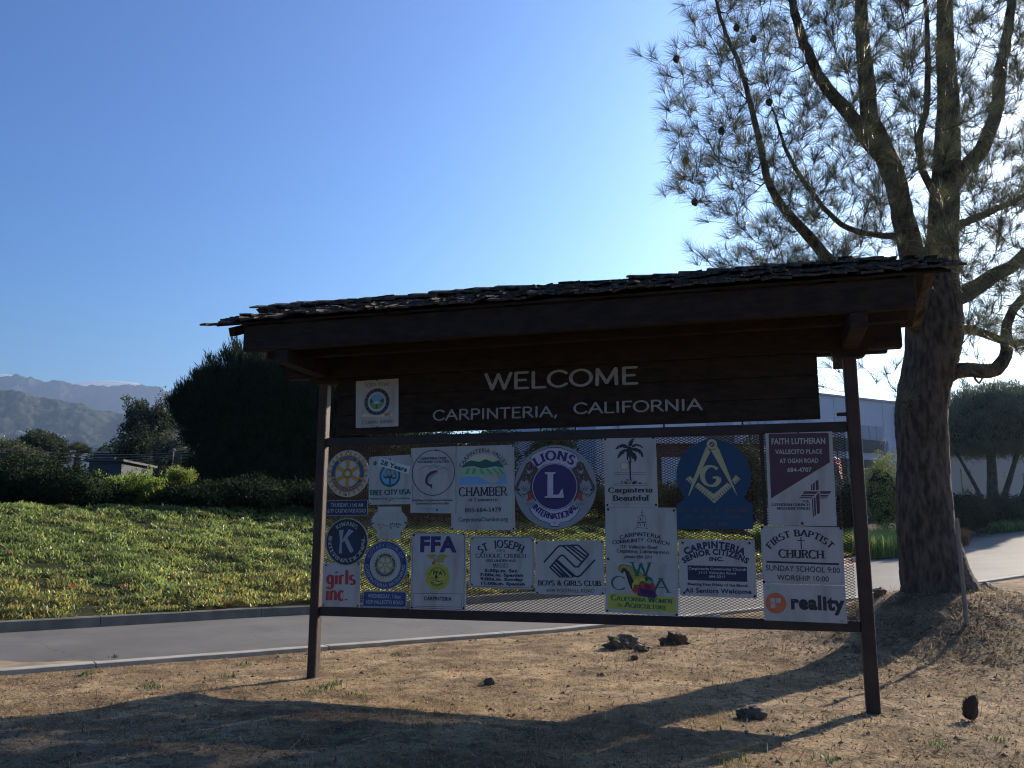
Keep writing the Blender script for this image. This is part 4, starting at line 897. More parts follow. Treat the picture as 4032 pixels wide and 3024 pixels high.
# 14 rotary morning
c, R = circ(R2, 710, 1335, 285, 1010)
q = Sign('round blue sign with bronze gear wheel reading ROTARY CLUB OF CARPINTERIA MORNING', GRP, c, .030)
q.plate(ring_pts(c, R), P_grey); q.disc('emblem', c, R * .96, P_blue, 1); q.disc('emblem', c, R * .70, P_white, 2)
c2 = (c[0], c[1]);
pts = []
for k in range(24):
    a = k * 15 + 7.5
    for da, rr in ((-4.6, .46), (-2.4, .54), (2.4, .54), (4.6, .46)): pts.append(pol(c, R * rr, a + da))
q.poly('emblem', pts, P_tan if False else P_olive, 3)
for a0, a1 in ((50, 130), (140, 190), (200, 340), (350, 400)): q.disc('emblem', c, .46 * R, P_blue, 4, a0, a1, .38 * R)
for a in range(0, 360, 60): q.poly('emblem', [pol(c, R * .10, a - 14), pol(c, R * .30, a - 22), pol(c, R * .32, a), pol(c, R * .30, a + 22), pol(c, R * .10, a + 14)], P_white, 4)
q.disc('emblem', c, .055 * R, P_white, 5)
q.arctext('ROTARY CLUB OF', c, R * .755, 158, 20, R * .14, P_grey, 'sans'); q.arctext('CARPINTERIA MORNING', c, R * .90, 178, 362, R * .14, P_grey, 'bold')
q.bolts(Q(R2, (775, 606), (1300, 612)), M_bolt); q.done()
# 15 wednesday
p = Q(R2, (700, 1015), (1332, 1025), (1330, 1272), (685, 1258)); q = Sign('blue rectangular sign reading WEDNESDAY, 7-8am', GRP, mean(p), .03)
q.plate(p, P_grey, r=.03); q.plate(Q(R2, (712, 1034), (1318, 1042), (1316, 1252), (700, 1240)), P_blue, th=.0002, part='field', r=.02, layer=1)
q.text('WEDNESDAY, 7-8am', R2(772, 1118), R2(1250, 1132), capz(R2, 1000, 1068, 1124), P_white, 'sans'); q.text('1059 VALLECITO ROAD', R2(738, 1202), R2(1282, 1216), capz(R2, 1000, 1156, 1210), P_white, 'sans')
q.bolts(Q(R2, (728, 1118), (1284, 1150)), M_bolt); q.done()
# 17 FFA
p = [R2(1405, 175), R4(280, 190), R4(272, 1310), R2(1385, 1285)]; q = Sign('tall white sign with gold owl emblem below the purple letters FFA', GRP, mean(p), .03)
q.plate(p, P_white)
def frame(pp, m, w=.004):
    for i in range(len(pp)): q.line('border', [pp[i], pp[(i + 1) % len(pp)]], w, m, 1)
frame([R2(1425, 192), R4(256, 192), R4(244, 1290), R2(1402, 1262)], P_purple); frame([R2(1428, 1053), R2(2135, 1064), R2(2130, 1255), R2(1424, 1240)], P_navy)
for Rg, x0, x1 in ((R2, 1522, 1678), (R2, 1700, 1862)): pass
q.text('FFA', R2(1520, 445), R2(2050, 448), capz(R2, 1780, 238, 446), P_purple, 'heavy')
q.poly('emblem', Q(R2, (1600, 512), (1660, 490), (1735, 482), (1770, 500), (1778, 525), (1800, 488), (1860, 482), (1955, 512), (1900, 530), (1870, 575), (1820, 590), (1885, 580), (1880, 605), (1790, 610), (1720, 600), (1715, 560), (1665, 545), (1640, 520)), P_olive, 1)
q.poly('emblem', Q(R2, (1730, 515), (1775, 520), (1780, 560), (1745, 570)), P_sky, 2); q.poly('emblem', Q(R2, (1700, 598), (1745, 600), (1740, 635), (1705, 635)), P_red, 3)
c, R = circ(R2, 1590, 1968, 615, 1018)
q.poly('emblem', [pol(c, R * (1 if k % 2 else .93), k * 7.5) for k in range(48)], P_yellow, 1); q.disc('emblem', c, R * .70, P_olive, 2, r0=R * .66)
for k in range(22): q.disc('emblem', pol(c, R * .83, k * 360 / 22), R * .085, P_olive, 2, r0=R * .055)
q.arctext('AGRICULTURAL', c, R * .56, 172, 8, R * .13, P_black, 'bold'); q.arctext('EDUCATION', c, R * .66, 218, 318, R * .14, P_black, 'bold')
q.text('FFA', R2(1714, 782), R2(1852, 792), capz(R2, 1780, 728, 786), P_black, 'bold')
q.poly('emblem', Q(R2, (1740, 800), (1760, 785), (1780, 800), (1778, 840), (1750, 842)), P_navy, 3); q.poly('emblem', Q(R2, (1778, 805), (1812, 825), (1785, 848)), P_orange, 3)
q.line('emblem', Q(R2, (1672, 840), (1700, 825), (1740, 850), (1800, 885), (1860, 870)), .006, P_black, 3); q.line('emblem', Q(R2, (1690, 862), (1760, 880), (1850, 895)), .004, P_brown, 3)
q.text('CARPINTERIA', R2(1582, 1155), R2(1985, 1162), capz(R2, 1780, 1105, 1158), P_black, 'bold')
q.bolts([R2(1437, 210), R4(245, 196), R4(238, 1270), R2(1408, 1260)], M_bolt, .013); q.done()
# 18 st joseph
p = Q(R4, (335, 220), (1270, 232), (1262, 998), (320, 970)); q = Sign('white sign with thin dark border reading ST. JOSEPH CATHOLIC CHURCH', GRP, mean(p), .03)
q.plate(p, P_white, r=.03)
frame(Q(R4, (388, 240), (1215, 248), (1222, 275), (1250, 290), (1248, 940), (1225, 955), (1215, 975), (385, 952), (372, 925), (340, 905), (346, 270), (372, 262)), P_navy)
q.arctext('ST. JOSEPH', R4(795, 1010), capz(R4, 795, 390, 1010), 122.5, 59.5, capz(R4, 795, 275, 383), P_navy, 'serifb')
for sg in (-1, 1): q.line('emblem', [R4(783 + sg * x, y) for x, y in ((0, 455), (6, 430), (22, 420), (48, 425), (60, 440), (48, 455), (32, 448), (36, 436))], .004, P_navy, 2)
q.line('emblem', Q(R4, (783, 405), (783, 462)), .006, P_navy, 2)
q.text('CATHOLIC CHURCH', R4(418, 538), R4(1154, 542), capz(R4, 780, 482, 540), P_navy, 'serif'); q.text('1532 LINDEN AVE.', R4(556, 598), R4(1012, 602), capz(R4, 780, 563, 600), P_navy, 'bold')
q.text('MASSES', R4(668, 665), R4(895, 667), capz(R4, 780, 622, 666), P_navy, 'serif'); q.line('border', Q(R4, (666, 680), (890, 683)), .003, P_navy, 1)
for s_, x0, x1, y, y2 in (('5:30p.m. Sat.', 548, 1040, 742, 751), ('7:00a.m. Spanish', 478, 1113, 803, 815), ('9:00a.m. Sunday', 484, 1105, 864, 877), ('11:00a.m. Spanish', 484, 1138, 928, 942)):
    q.text(s_, R4(x0, y), R4(x1, y2), capz(R4, 780, 705, 746), P_navy, 'heavy')
q.bolts(Q(R4, (370, 262), (1236, 280), (362, 926), (1238, 965)), M_bolt, .009); q.done()
# 19 boys and girls club
p = [plane_sz(2108.5, 2130), plane_sz(2375, 2127), plane_sz(2381, 2344), plane_sz(2108.5, 2339)]; q = Sign('white sign with interlocking hands in thick navy lines reading BOYS & GIRLS CLUB', GRP, mean(p), .03)
q.plate(p, P_white)
W_ = .017
for l in ([(1412, 600), (1605, 385), (1640, 362), (1690, 372), (1945, 590)], [(1690, 362), (1745, 360), (1980, 545)], [(1745, 365), (1800, 360), (2015, 515)], [(1800, 358), (1905, 358), (2055, 492)], [(2055, 492), (1905, 672), (1860, 672), (1700, 515), (1670, 500), (1635, 520), (1495, 680)],
          [(2142, 575), (1940, 795), (1895, 815), (1850, 800), (1600, 575)], [(1495, 680), (1640, 815), (1700, 815), (1530, 655)], [(1700, 815), (1755, 815), (1565, 620)], [(1755, 815), (1850, 812), (1590, 590)]):
    q.line('emblem', Q(R4, *l), W_, P_navy, 2, True)
q.text('BOYS & GIRLS CLUB', R4(1325, 938), R6(102, 945), capz(R4, 1700, 870, 940), P_black, 'serifb'); q.text('4849 FOOTHILL ROAD', R4(1437, 1040), R4(2145, 1045), capz(R4, 1700, 990, 1042), P_black, 'light')
q.bolts([R4(1303, 322), R6(110, 308), R6(122, 1055), R4(1310, 1047)], M_bolt); q.done()
# 6 lions
c, R = circ(R3, 985, 2165, 182, 1425); q = Sign('large round sign with two lion heads around a purple disc with letter L', GRP, c, .035)
q.plate(ring_pts(c, R, 80), P_grey); q.disc('border', c, R, P_black, 1, r0=R * .992)
ci, Ri = circ(R3, 1240, 1895, 450, 1145)
bt = [pol(c, R * .95, a) for a in range(128, 49, -6)]
q.poly('emblem', Q(R3, (1215, 380), (1240, 340), (1330, 290), (1440, 250), (1550, 235), (1660, 245), (1780, 290), (1880, 340), (1905, 390), (1880, 500), (1800, 545), (1700, 480), (1550, 455), (1400, 480), (1320, 545), (1240, 500)), P_lav, 1)
q.line('emblem', Q(R3, (1225, 400), (1215, 375), (1240, 335), (1330, 285), (1450, 248), (1470, 222), (1520, 228), (1620, 228), (1650, 222), (1680, 248), (1790, 285), (1880, 335), (1905, 380), (1895, 405)), .006, P_black, 3)
q.line('emblem', Q(R3, (1225, 440), (1225, 500), (1270, 548), (1325, 520)), .006, P_black, 3); q.line('emblem', Q(R3, (1890, 440), (1885, 500), (1840, 548), (1790, 520)), .006, P_black, 3)
q.poly('emblem', Q(R3, (1205, 1110), (1280, 1000), (1400, 1110), (1570, 1150), (1730, 1110), (1880, 1010), (1925, 1110), (1860, 1240), (1750, 1310), (1640, 1340), (1620, 1375), (1520, 1375), (1500, 1335), (1360, 1290), (1260, 1210)), P_lav, 1)
q.line('emblem', Q(R3, (1195, 1110), (1250, 1200), (1340, 1280), (1490, 1330), (1515, 1375), (1625, 1375), (1640, 1330), (1780, 1290), (1870, 1220), (1935, 1110)), .006, P_black, 3)
for sg in (-1, 1):
    def h(x, y, sg=sg): return R3(1568 + sg * (1568 - x), y) if sg == 1 else R3(1568 - (1568 - x), y)
    mx_ = (lambda x, y: R3(x, y)) if sg == -1 else (lambda x, y: R3(3140 - x, y))
    def MM(*pp): return [mx_(*a) for a in pp]
    def pp_(part, pts, m_, l):
        q.poly(part, pts if sg == -1 else pts[::-1], m_, l)
    pp_('lion_head#%d' % sg, MM((1215, 430), (1165, 460), (1125, 530), (1090, 610), (1040, 700), (1000, 790), (995, 830), (1030, 900), (1080, 930), (1170, 900), (1230, 895), (1250, 960), (1300, 1030), (1250, 700), (1330, 540)), P_brown, 1)
    pp_('lion_head#%d' % sg, MM((1080, 700), (1040, 800), (1020, 860), (1075, 915), (1160, 890), (1200, 850), (1210, 760), (1160, 690), (1120, 730)), P_grey, 2)
    pp_('lion_head#%d' % sg, MM((1150, 540), (1180, 620), (1220, 600), (1235, 560), (1190, 570)), P_grey, 2)
    pp_('lion_head#%d' % sg, MM((1110, 630), (1180, 625), (1190, 650), (1170, 672), (1140, 660)), P_black, 3); pp_('lion_head#%d' % sg, MM((1140, 645), (1165, 642), (1168, 662), (1148, 664)), P_grey, 4)
    pp_('lion_head#%d' % sg, MM((1020, 830), (1050, 822), (1068, 850), (1035, 865)), P_black, 3)
    for k in range(7): q.line('lion_head#%d' % sg, MM((1075 + k * 16, 790 + (k % 2) * 25), (1110 + k * 13, 850 + (k % 3) * 12)), .004, P_black, 3)
    pp_('lion_head#%d' % sg, MM((1170, 900), (1235, 900), (1250, 960), (1215, 990), (1155, 1015), (1180, 960)), P_red, 3)
    pp_('lion_head#%d' % sg, MM((1082, 925), (1110, 925), (1120, 955), (1095, 945)), P_white, 3)
    pp_('lion_head#%d' % sg, MM((1130, 985), (1150, 1020), (1260, 990), (1310, 1050), (1240, 1110), (1200, 1140), (1150, 1100), (1118, 1050)), P_grey, 2)
    for k in range(12): q.line('lion_head#%d' % sg, MM((1195 + (k % 4) * 18, 470 + (k // 4) * 130 + (k % 4) * 22), (1180 + (k % 4) * 20, 520 + (k // 4) * 130 + (k % 4) * 18)), .005, P_black if k % 3 else P_grey, 3)
    for k in range(5): q.line('lion_head#%d' % sg, MM((1140 + k * 26, 1030), (1160 + k * 26, 1070)), .004, P_black, 3)
    q.line('lion_head#%d' % sg, MM((1210, 435), (1160, 462), (1110, 570), (1050, 690), (995, 800), (1000, 850), (1070, 930), (1100, 955), (1130, 915)), .005, P_black, 4)
q.disc('emblem', ci, Ri, P_black, 3); q.disc('emblem', ci, Ri * .985, P_lav, 4); q.disc('emblem', ci, Ri * .955, P_purple, 5)
q.poly('emblem', Q(R3, (1435, 600), (1600, 600), (1600, 625), (1565, 640), (1560, 930), (1640, 930), (1680, 860), (1700, 860), (1715, 985), (1435, 985), (1425, 955), (1475, 940), (1475, 640)), P_black, 6)
q.poly('emblem', Q(R3, (1422, 587), (1582, 587), (1582, 605), (1546, 620), (1545, 915), (1625, 912), (1660, 845), (1682, 828), (1700, 958), (1420, 960), (1422, 942), (1460, 930), (1463, 622), (1425, 608)), P_lav, 7)
q.arctext('LIONS', R3(1568, 830), capz(R3, 1568, 405, 830), 129, 51, capz(R3, 1568, 280, 405), P_purple, 'lions', layer=5)
q.arctext('INTERNATIONAL', R3(1570, 850), capz(R3, 1570, 1270, 850), 215, 326, capz(R3, 1570, 1185, 1270), P_purple, 'lions', layer=5)
q.disc('emblem', R3(1564, 1322), .009, P_black, 4, r0=.006); q.done()
# 7 carpinteria beautiful
p = Q(R5, (130, 95), (890, 85), (928, 1100), (158, 1095)); q = Sign('white sign with black palm tree reading Carpinteria Beautiful', GRP, mean(p), .03)
q.plate(p, P_white)
for l in ([(490, 210), (500, 150), (545, 105), (590, 95), (575, 120), (560, 130), (575, 140), (550, 165), (560, 180), (545, 200), (520, 215)],
          [(490, 215), (450, 180), (400, 178), (340, 205), (300, 256), (350, 250), (360, 225), (385, 240), (400, 222), (440, 240), (480, 240)],
          [(530, 230), (560, 190), (610, 172), (670, 190), (712, 235), (680, 232), (660, 205), (650, 222), (620, 200), (590, 215), (560, 225)],
          [(480, 250), (430, 255), (370, 290), (340, 350), (338, 400), (365, 370), (385, 340), (392, 360), (405, 320), (430, 330), (440, 290), (485, 290)],
          [(545, 235), (610, 232), (670, 260), (710, 320), (712, 372), (685, 360), (665, 310), (655, 330), (640, 295), (600, 290), (550, 270)],
          [(550, 280), (600, 320), (620, 370), (610, 420), (585, 445), (580, 400), (560, 390), (555, 340), (545, 300)],
          [(480, 210), (540, 225), (560, 300), (560, 380), (530, 460), (500, 460), (472, 390), (468, 310), (475, 250)]):
    q.poly('emblem', Q(R5, *l), P_black, 2)
for x in (492, 512, 540): q.poly('emblem', Q(R5, (x, 385), (x + 8, 350), (x + 8, 420), (x, 440)), P_white, 3)
q.poly('emblem', Q(R5, (505, 455), (530, 455), (534, 700), (515, 700)), P_black, 1)
cs = R5(436, 498); q.disc('emblem', cs, .042, P_black, 1); q.disc('emblem', cs, .038, P_cream, 2)
for a in range(75, 286, 21): q.line('emblem', [pol(cs, .055, a), pol(cs, .125, a)], .0025, P_faint, 1)
for y in (592, 618): q.line('emblem', Q(R5, *[(285 + k * 24, y + (7 if k % 2 else -3)) for k in range(20)]), .003, P_black, 1)
r3 = random.Random(3)
for k in range(46):
    x = r3.uniform(-1, 1); y = r3.uniform(0, 1); hh = 1 - abs(x)
    if y < hh: q.disc('emblem', R5(530 + 175 * x, 750 - 85 * y), .010, P_black, 2, r0=.0065)
frame(Q(R5, (290, 757), (765, 748), (766, 780), (291, 786)), P_black, .003)
q.text('Carpinteria', R5(208, 884), R5(853, 880), capz(R5, 500, 808, 882) * .97, P_black, 'serifb'); q.text('Beautiful', R5(275, 1000), R5(797, 1000), capz(R5, 500, 925, 1000), P_black, 'serifb')
q.text('PO Box 1290 CARPINTERIA, CA 93013', R5(232, 1056), R5(843, 1056), capz(R5, 500, 1038, 1056), P_faint, 'sans')
q.bolts(Q(R5, (160, 108), (855, 90), (895, 1062), (188, 1064)), M_bolt, .013); q.done()
# 8 masonic
c = plane_sz(2808, 1872); Rm = plane_sz(2956, 1872)[0] - c[0]; top = plane_sz(2808, 1718)[1]
bl, br, ml, mr = R5(1200, 1410), R7(387, 1524), R5(1192, 1060), R7(380, 1180)
q = Sign('dark blue sign with round top, gold compass and letter G', GRP, c, .03)
pts = [pol(c, Rm, a) for a in range(-38, 219, 8)] + [ml, bl, br, mr]
q.plate(pts, P_masonic)
q.poly('emblem', Q(R5, (1625, 212), (1688, 290), (1655, 350), (1370, 940), (1366, 915), (1440, 680)), P_mgold, 1)
q.poly('emblem', Q(R5, (1785, 212), (1820, 270), (2082, 940), (1935, 690), (1690, 262), (1745, 262)), P_mgold, 1)
q.disc('emblem', R5(1707, 183), .052, P_mgold, 1); q.disc('emblem', R5(1707, 183), .026, P_masonic, 2, r0=.0); q.line('emblem', Q(R5, (1690, 200), (1725, 165)), .012, P_mgold, 3)
def P7(x, y): return R5(x, y)
q.poly('emblem', Q(R5, (1460, 800), (1505, 738), (1735, 905), (1935, 738), (1992, 800), (1745, 1038)), P_mgold, 1)
for k in range(8):
    x = 1478 + k * 32; y = 815 + k * 27
    q.poly('emblem', Q(R5, (x, y), (x + 26, y - 42), (x + 32, y - 38), (x + 8, y + 8)), P_masonic, 2)
    x = 1760 + k * 29; y = 1010 - k * 27
    q.poly('emblem', Q(R5, (x, y), (x - 30, y - 36), (x - 24, y - 42), (x + 8, y - 8)), P_masonic, 2)
q.poly('emblem', Q(R5, (1325, 690), (1385, 640), (1440, 690), (1412, 765)), P_mgold, 1); q.poly('emblem', Q(R5, (2045, 765), (2000, 700), (2055, 628), (2122, 688)), P_mgold, 1)
for x, y in ((1345, 712), (1370, 735), (1395, 755)): q.poly('emblem', Q(R5, (x, y), (x + 24, y - 38), (x + 30, y - 32), (x + 8, y + 8)), P_masonic, 2)
for x, y in ((2065, 752), (2085, 735), (2105, 715)): q.poly('emblem', Q(R5, (x, y), (x - 28, y - 34), (x - 22, y - 38), (x + 6, y - 8)), P_masonic, 2)
q.text('G', R5(1560, 785), R5(1850, 785), capz(R5, 1700, 500, 785), P_mgold, 'serifb', part='lettering')
for y, xs in ((1165, ((1225, 1290), (1320, 1350), (1440, 1500), (1560, 1700), (1760, 1800), (1900, 2060), (2100, 2240))), (1262, ((1310, 1420), (1510, 1600), (1680, 1830), (1900, 2130))), (1365, ((1560, 1640), (1680, 1760), (1800, 1920)))):
    for a, b in xs: q.poly('faded_marks', Q(R5, (a, y), (b, y), (b, y - 48), (a, y - 48)), mat('paint_worn_gold', (.06, .07, .085)), 1)
q.done()
# 9 faith lutheran
p = Q(R7, (565, 135), (1535, 105), (1605, 1480), (620, 1468)); q = Sign('white sign with maroon upper half and striped cross reading FAITH LUTHERAN', GRP, mean(p), .03)
q.plate(p, P_white)
q.poly('field', Q(R7, (612, 155), (625, 140), (1465, 125), (1485, 145), (1502, 555), (1100, 800), (648, 1080)), P_maroon, 1)
for s_, x0, y0, x1, y1, hh in (('FAITH LUTHERAN', 652, 292, 1445, 282, 82), ('VALLECITO PLACE', 713, 433, 1395, 427, 62), ('AT OGAN ROAD', 776, 564, 1340, 557, 60), ('684-4707', 884, 694, 1240, 690, 60)):
    q.text(s_, R7(x0, y0), R7(x1, y1), capz(R7, 1000, y0 - hh, y0), P_white, 'bold')
for l in ([(1228, 880), (1248, 866), (1250, 960), (1230, 960)], [(1256, 862), (1282, 848), (1286, 958), (1256, 960)], [(1292, 830), (1336, 800), (1342, 950), (1300, 960)],
          [(1128, 975), (1340, 975), (1300, 1012), (1105, 1012)], [(1098, 1024), (1288, 1026), (1262, 1050), (1075, 1050)], [(1070, 1060), (1252, 1062), (1238, 1078), (1056, 1076)],
          [(1362, 972), (1525, 972), (1498, 1012), (1365, 1012)], [(1362, 1026), (1490, 1026), (1470, 1052), (1364, 1052)], [(1364, 1064), (1465, 1064), (1450, 1078), (1365, 1078)],
          [(1240, 1085), (1256, 1078), (1272, 1340), (1256, 1352)], [(1268, 1072), (1292, 1060), (1304, 1320), (1280, 1335)], [(1302, 1040), (1350, 985), (1358, 1285), (1316, 1312)]):
    q.poly('emblem', Q(R7, *l), P_maroon, 1)
q.text('THE', R7(1100, 1135), R7(1213, 1136), capz(R7, 1000, 1105, 1136), P_black, 'serifb'); q.text('LUTHERAN CHURCH', R7(660, 1186), R7(1214, 1188), capz(R7, 1000, 1152, 1187), P_black, 'serifb'); q.text('MISSOURI SYNOD', R7(740, 1240), R7(1220, 1242), capz(R7, 1000, 1206, 1240), P_black, 'serifb')
q.bolts(Q(R7, (1102, 1442), (1040, 112)), M_bolt, .014); q.done()
# 20 community church
p = [R5(158, 1098), R5(1190, 1103), R6(1215, 628), R6(168, 592)]; q = Sign('white sign with small steeple drawing reading CARPINTERIA COMMUNITY CHURCH', GRP, mean(p), .03)
q.plate(p, P_white)
def L5(*pts, w=.0035): q.line('emblem', Q(R5, *pts), w, P_black, 1)
L5((695, 1122), (695, 1160)); L5((678, 1218), (690, 1160), (700, 1160), (712, 1218)); L5((640, 1232), (678, 1218), (712, 1218), (745, 1236), w=.005); L5((645, 1235), (645, 1312)); L5((740, 1238), (740, 1318)); L5((695, 1225), (695, 1312))
L5((625, 1322), (690, 1312), (757, 1325), w=.008); L5((630, 1325), (630, 1395)); L5((752, 1328), (752, 1400)); L5((570, 1415), (620, 1390), (775, 1402), (775, 1415))
for x, y in ((672, 1270), (665, 1352), (730, 1356)): q.poly('emblem', Q(R5, (x - 6, y - 20), (x + 6, y - 20), (x + 6, y + 18), (x - 6, y + 18)), P_black, 1)
q.arctext('CARPINTERIA', R6(690, 1100), capz(R6, 690, 1100, 226), 110.0, 70, capz(R6, 690, 170, 226), P_black, 'hand')
q.text('COMMUNITY', R6(265, 342), R6(725, 300), capz(R6, 500, 255, 305), P_black, 'hand', skew=.1); q.text('CHURCH', R6(765, 302), R6(1088, 362), capz(R6, 900, 260, 312), P_black, 'hand', skew=.1)
q.text('1111 Vallecito Road', R6(375, 400), R6(918, 412), capz(R6, 650, 355, 403), P_black, 'hand', skew=.1); q.text('Carpinteria, California', R6(325, 460), R6(930, 480), capz(R6, 650, 415, 465), P_black, 'hand', skew=.1); q.text('93013', R6(945, 480), R6(1088, 486), capz(R6, 1000, 448, 482), P_black, 'hand')
q.text('phone 684-2211', R6(440, 542), R6(842, 550), capz(R6, 650, 505, 546), P_black, 'hand', skew=.1)
q.bolts([R5(200, 1128), R5(1155, 1142), R6(200, 555)], M_bolt, .014); q.done()
# 21 women for agriculture
p = Q(R6, (170, 593), (1222, 630), (1222, 1395), (158, 1322)); q = Sign('white and yellow sign with fruit cornucopia reading CALIFORNIA WOMEN for AGRICULTURE', GRP, mean(p), .03)
q.plate(p, P_white); q.poly('field', Q(R6, (205, 1053), (1182, 1115), (1182, 1338), (200, 1270)), P_yellow, 1)
q.text('C', R6(250, 1000), R6(480, 1005), capz(R6, 350, 805, 1000), P_dgreen, 'serifl', layer=2); q.text('A', R6(860, 1038), R6(1112, 1046), capz(R6, 950, 838, 1042), P_dgreen, 'serifl', layer=2); q.text('W', R6(548, 800), R6(842, 805), capz(R6, 700, 603, 800), P_dgreen, 'serifl', layer=9)
out_ = [(395, 765), (352, 725), (350, 680), (370, 645), (430, 635), (520, 655), (600, 705), (680, 755), (770, 815), (830, 840), (860, 900), (850, 980), (850, 1040), (915, 1095), (870, 1110), (720, 1105), (640, 1090), (580, 1050), (530, 980), (490, 880), (460, 780), (440, 735), (425, 740), (420, 760)]
q.poly('emblem', Q(R6, *out_), P_black, 3)
q.poly('emblem', Q(R6, (392, 758), (358, 722), (358, 685), (378, 652), (430, 643), (520, 663), (600, 712), (680, 762), (765, 820), (700, 820), (620, 840), (575, 880), (545, 820), (500, 740), (450, 690), (410, 690), (395, 720)), P_olive, 4)
q.poly('emblem', Q(R6, (575, 880), (620, 842), (700, 822), (765, 835), (700, 838), (640, 855), (600, 890), (575, 930), (580, 980), (610, 1040), (645, 1085), (590, 1050), (555, 990), (545, 930)), P_yellow, 5)
for x, y, r, m_ in ((625, 990, 46, P_red), (710, 940, 46, P_red), (810, 950, 52, P_red), (780, 990, 40, P_red), (640, 915, 42, P_yellow), (700, 875, 34, P_yellow)): q.disc('emblem', R6(x, y), r * .00092, m_, 6)
q.poly('emblem', Q(R6, (740, 900), (790, 850), (830, 860), (850, 890), (800, 920)), P_green, 7); q.poly('emblem', Q(R6, (770, 800), (830, 830), (862, 885), (800, 860), (775, 850)), P_dgreen, 8)
for k in range(34):
    x = 650 + (k % 9) * 26 + (k // 9) * 14; y = 985 + (k // 9) * 30 + (k % 9) * 5
    if x < 900: q.disc('emblem', R6(x, y), .0165, P_grape, 7)
q.text('CALIFORNIA WOMEN', R6(248, 1152), R6(1130, 1202), capz(R6, 700, 1085, 1165), P_dgreen, 'serifb', small=.72); q.text('for', R6(335, 1245), R6(405, 1250), capz(R6, 400, 1198, 1248), P_dgreen, 'serif', skew=.2); q.text('AGRICULTURE', R6(445, 1253), R6(1055, 1295), capz(R6, 700, 1195, 1270), P_dgreen, 'serifb', small=.75)
q.bolts(Q(R6, (188, 1308), (1192, 1368)), M_bolt, .013); q.done()
# 22 senior citizens
p = [R6(1225, 268), R8(412, 395), R8(447, 1242), R6(1238, 1088)]; q = Sign('white sign with navy box reading CARPINTERIA SENIOR CITIZENS INC.', GRP, mean(p), .03)
q.plate(p, P_white)
cc = plane_sz(2822, 2408)
q.arctext('CARPINTERIA', cc, plane_sz(2822, 2158)[1] - cc[1], 117.5, 62.5, .062, P_navy, 'heavy')
c9 = plane_sz(2824, 2415)
q.arctext('SENIOR CITIZENS', c9, plane_sz(2824, 2184)[1] - c9[1], 122.5, 57.5, .054, P_navy, 'heavy')
q.text('INC.', R6(1668, 583), R6(1885, 587), capz(R6, 1700, 530, 585), P_navy, 'heavy')
q.poly('field', [R6(1353, 648), R8(298, 780), R8(305, 1000), R6(1360, 862)], P_navy, 1)
q.text('Carpinteria Community Church', R6(1368, 710), R8(290, 838), capz(R6, 1700, 680, 715), P_white, 'bold'); q.text('1111 Vallecito Road', R6(1512, 770), R6(2058, 782), capz(R6, 1700, 738, 772), P_white, 'bold'); q.text('684-2211', R6(1663, 827), R6(1908, 832), capz(R6, 1700, 795, 829), P_white, 'bold')
q.text('Meeting First Friday of the Month', R6(1352, 935), R8(322, 1075), capz(R6, 1700, 902, 940), P_navy, 'bold'); q.text('All Seniors Welcome', R6(1320, 1040), R8(370, 1175), capz(R6, 1700, 985, 1048), P_navy, 'bold')
q.bolts([R6(1282, 320), R8(335, 438), R6(1305, 1047), R8(415, 1210)], M_bolt, .013); q.done()
# 10 first baptist
p = Q(R8, (495, 182), (1687, 208), (1722, 1052), (528, 1022)); q = Sign('white framed sign with thin cross reading FIRST BAPTIST CHURCH', GRP, mean(p), .03)
q.plate(p, P_white)
q.line('border', Q(R8, (565, 205), (1625, 228)), .006, P_faint, 1); q.line('border', Q(R8, (1652, 262), (1692, 1000)), .006, P_faint, 1); q.line('border', Q(R8, (1640, 1030), (590, 1010)), .006, P_faint, 1); q.line('border', Q(R8, (538, 965), (512, 250)), .006, P_faint, 1)
for l in ([(512, 250), (550, 240), (565, 205)], [(1625, 228), (1630, 250), (1652, 262)], [(1692, 1000), (1655, 1010), (1640, 1030)], [(590, 1010), (575, 975), (538, 965)]): q.line('border', Q(R8, *l), .006, P_faint, 1)
q.arctext('FIRST BAPTIST', R8(1095, 890), capz(R8, 1090, 890, 335), 139.5, 40.5, capz(R8, 1090, 238, 330), P_black, 'serifb')
q.poly('emblem', Q(R8, (1074, 350), (1090, 350), (1097, 525), (1081, 525)), P_black, 1); q.poly('emblem', Q(R8, (1028, 393), (1142, 398), (1142, 409), (1028, 404)), P_black, 2)
q.text('CHURCH', R8(765, 645), R8(1428, 662), capz(R8, 1000, 535, 650), P_black, 'serifb'); q.line('border', Q(R8, (582, 708), (1637, 743)), .018, P_black, 1)
q.text('SUNDAY SCHOOL 9:00', R8(572, 832), R8(1652, 872), capz(R8, 1000, 765, 845), P_black, 'sans'); q.text('WORSHIP 10:00', R8(738, 970), R8(1492, 997), capz(R8, 1000, 905, 980), P_black, 'sans')
q.bolts(Q(R8, (515, 207), (1663, 222), (547, 1003)), M_bolt, .015); q.done()
# 11 reality
p = Q(R8, (530, 1026), (1722, 1055), (1758, 1607), (553, 1557)); q = Sign('white sign with orange disc reading reality, lowest on the right', GRP, mean(p), .03)
q.plate(p, P_white)
c, R = circ(R8, 566, 872, 1158, 1460); q.disc('emblem', c, R, P_orange, 1)
for x0, y0, x1, y1 in ((640, 1236, 710, 1300), (722, 1236, 790, 1304), (645, 1312, 713, 1380)): q.poly('emblem', Q(R8, (x0, y0), (x1, y0), (x1, y1), (x0, y1)), P_white, 2)
q.text('reality', R8(936, 1385), R8(1715, 1412), capz(R8, 1300, 1205, 1398), P_black, 'heavy'); q.bolts(Q(R8, (605, 1075), (1678, 1572)), mat('grey_steel', (.3, .3, .3), rough=.5), .014); q.done()
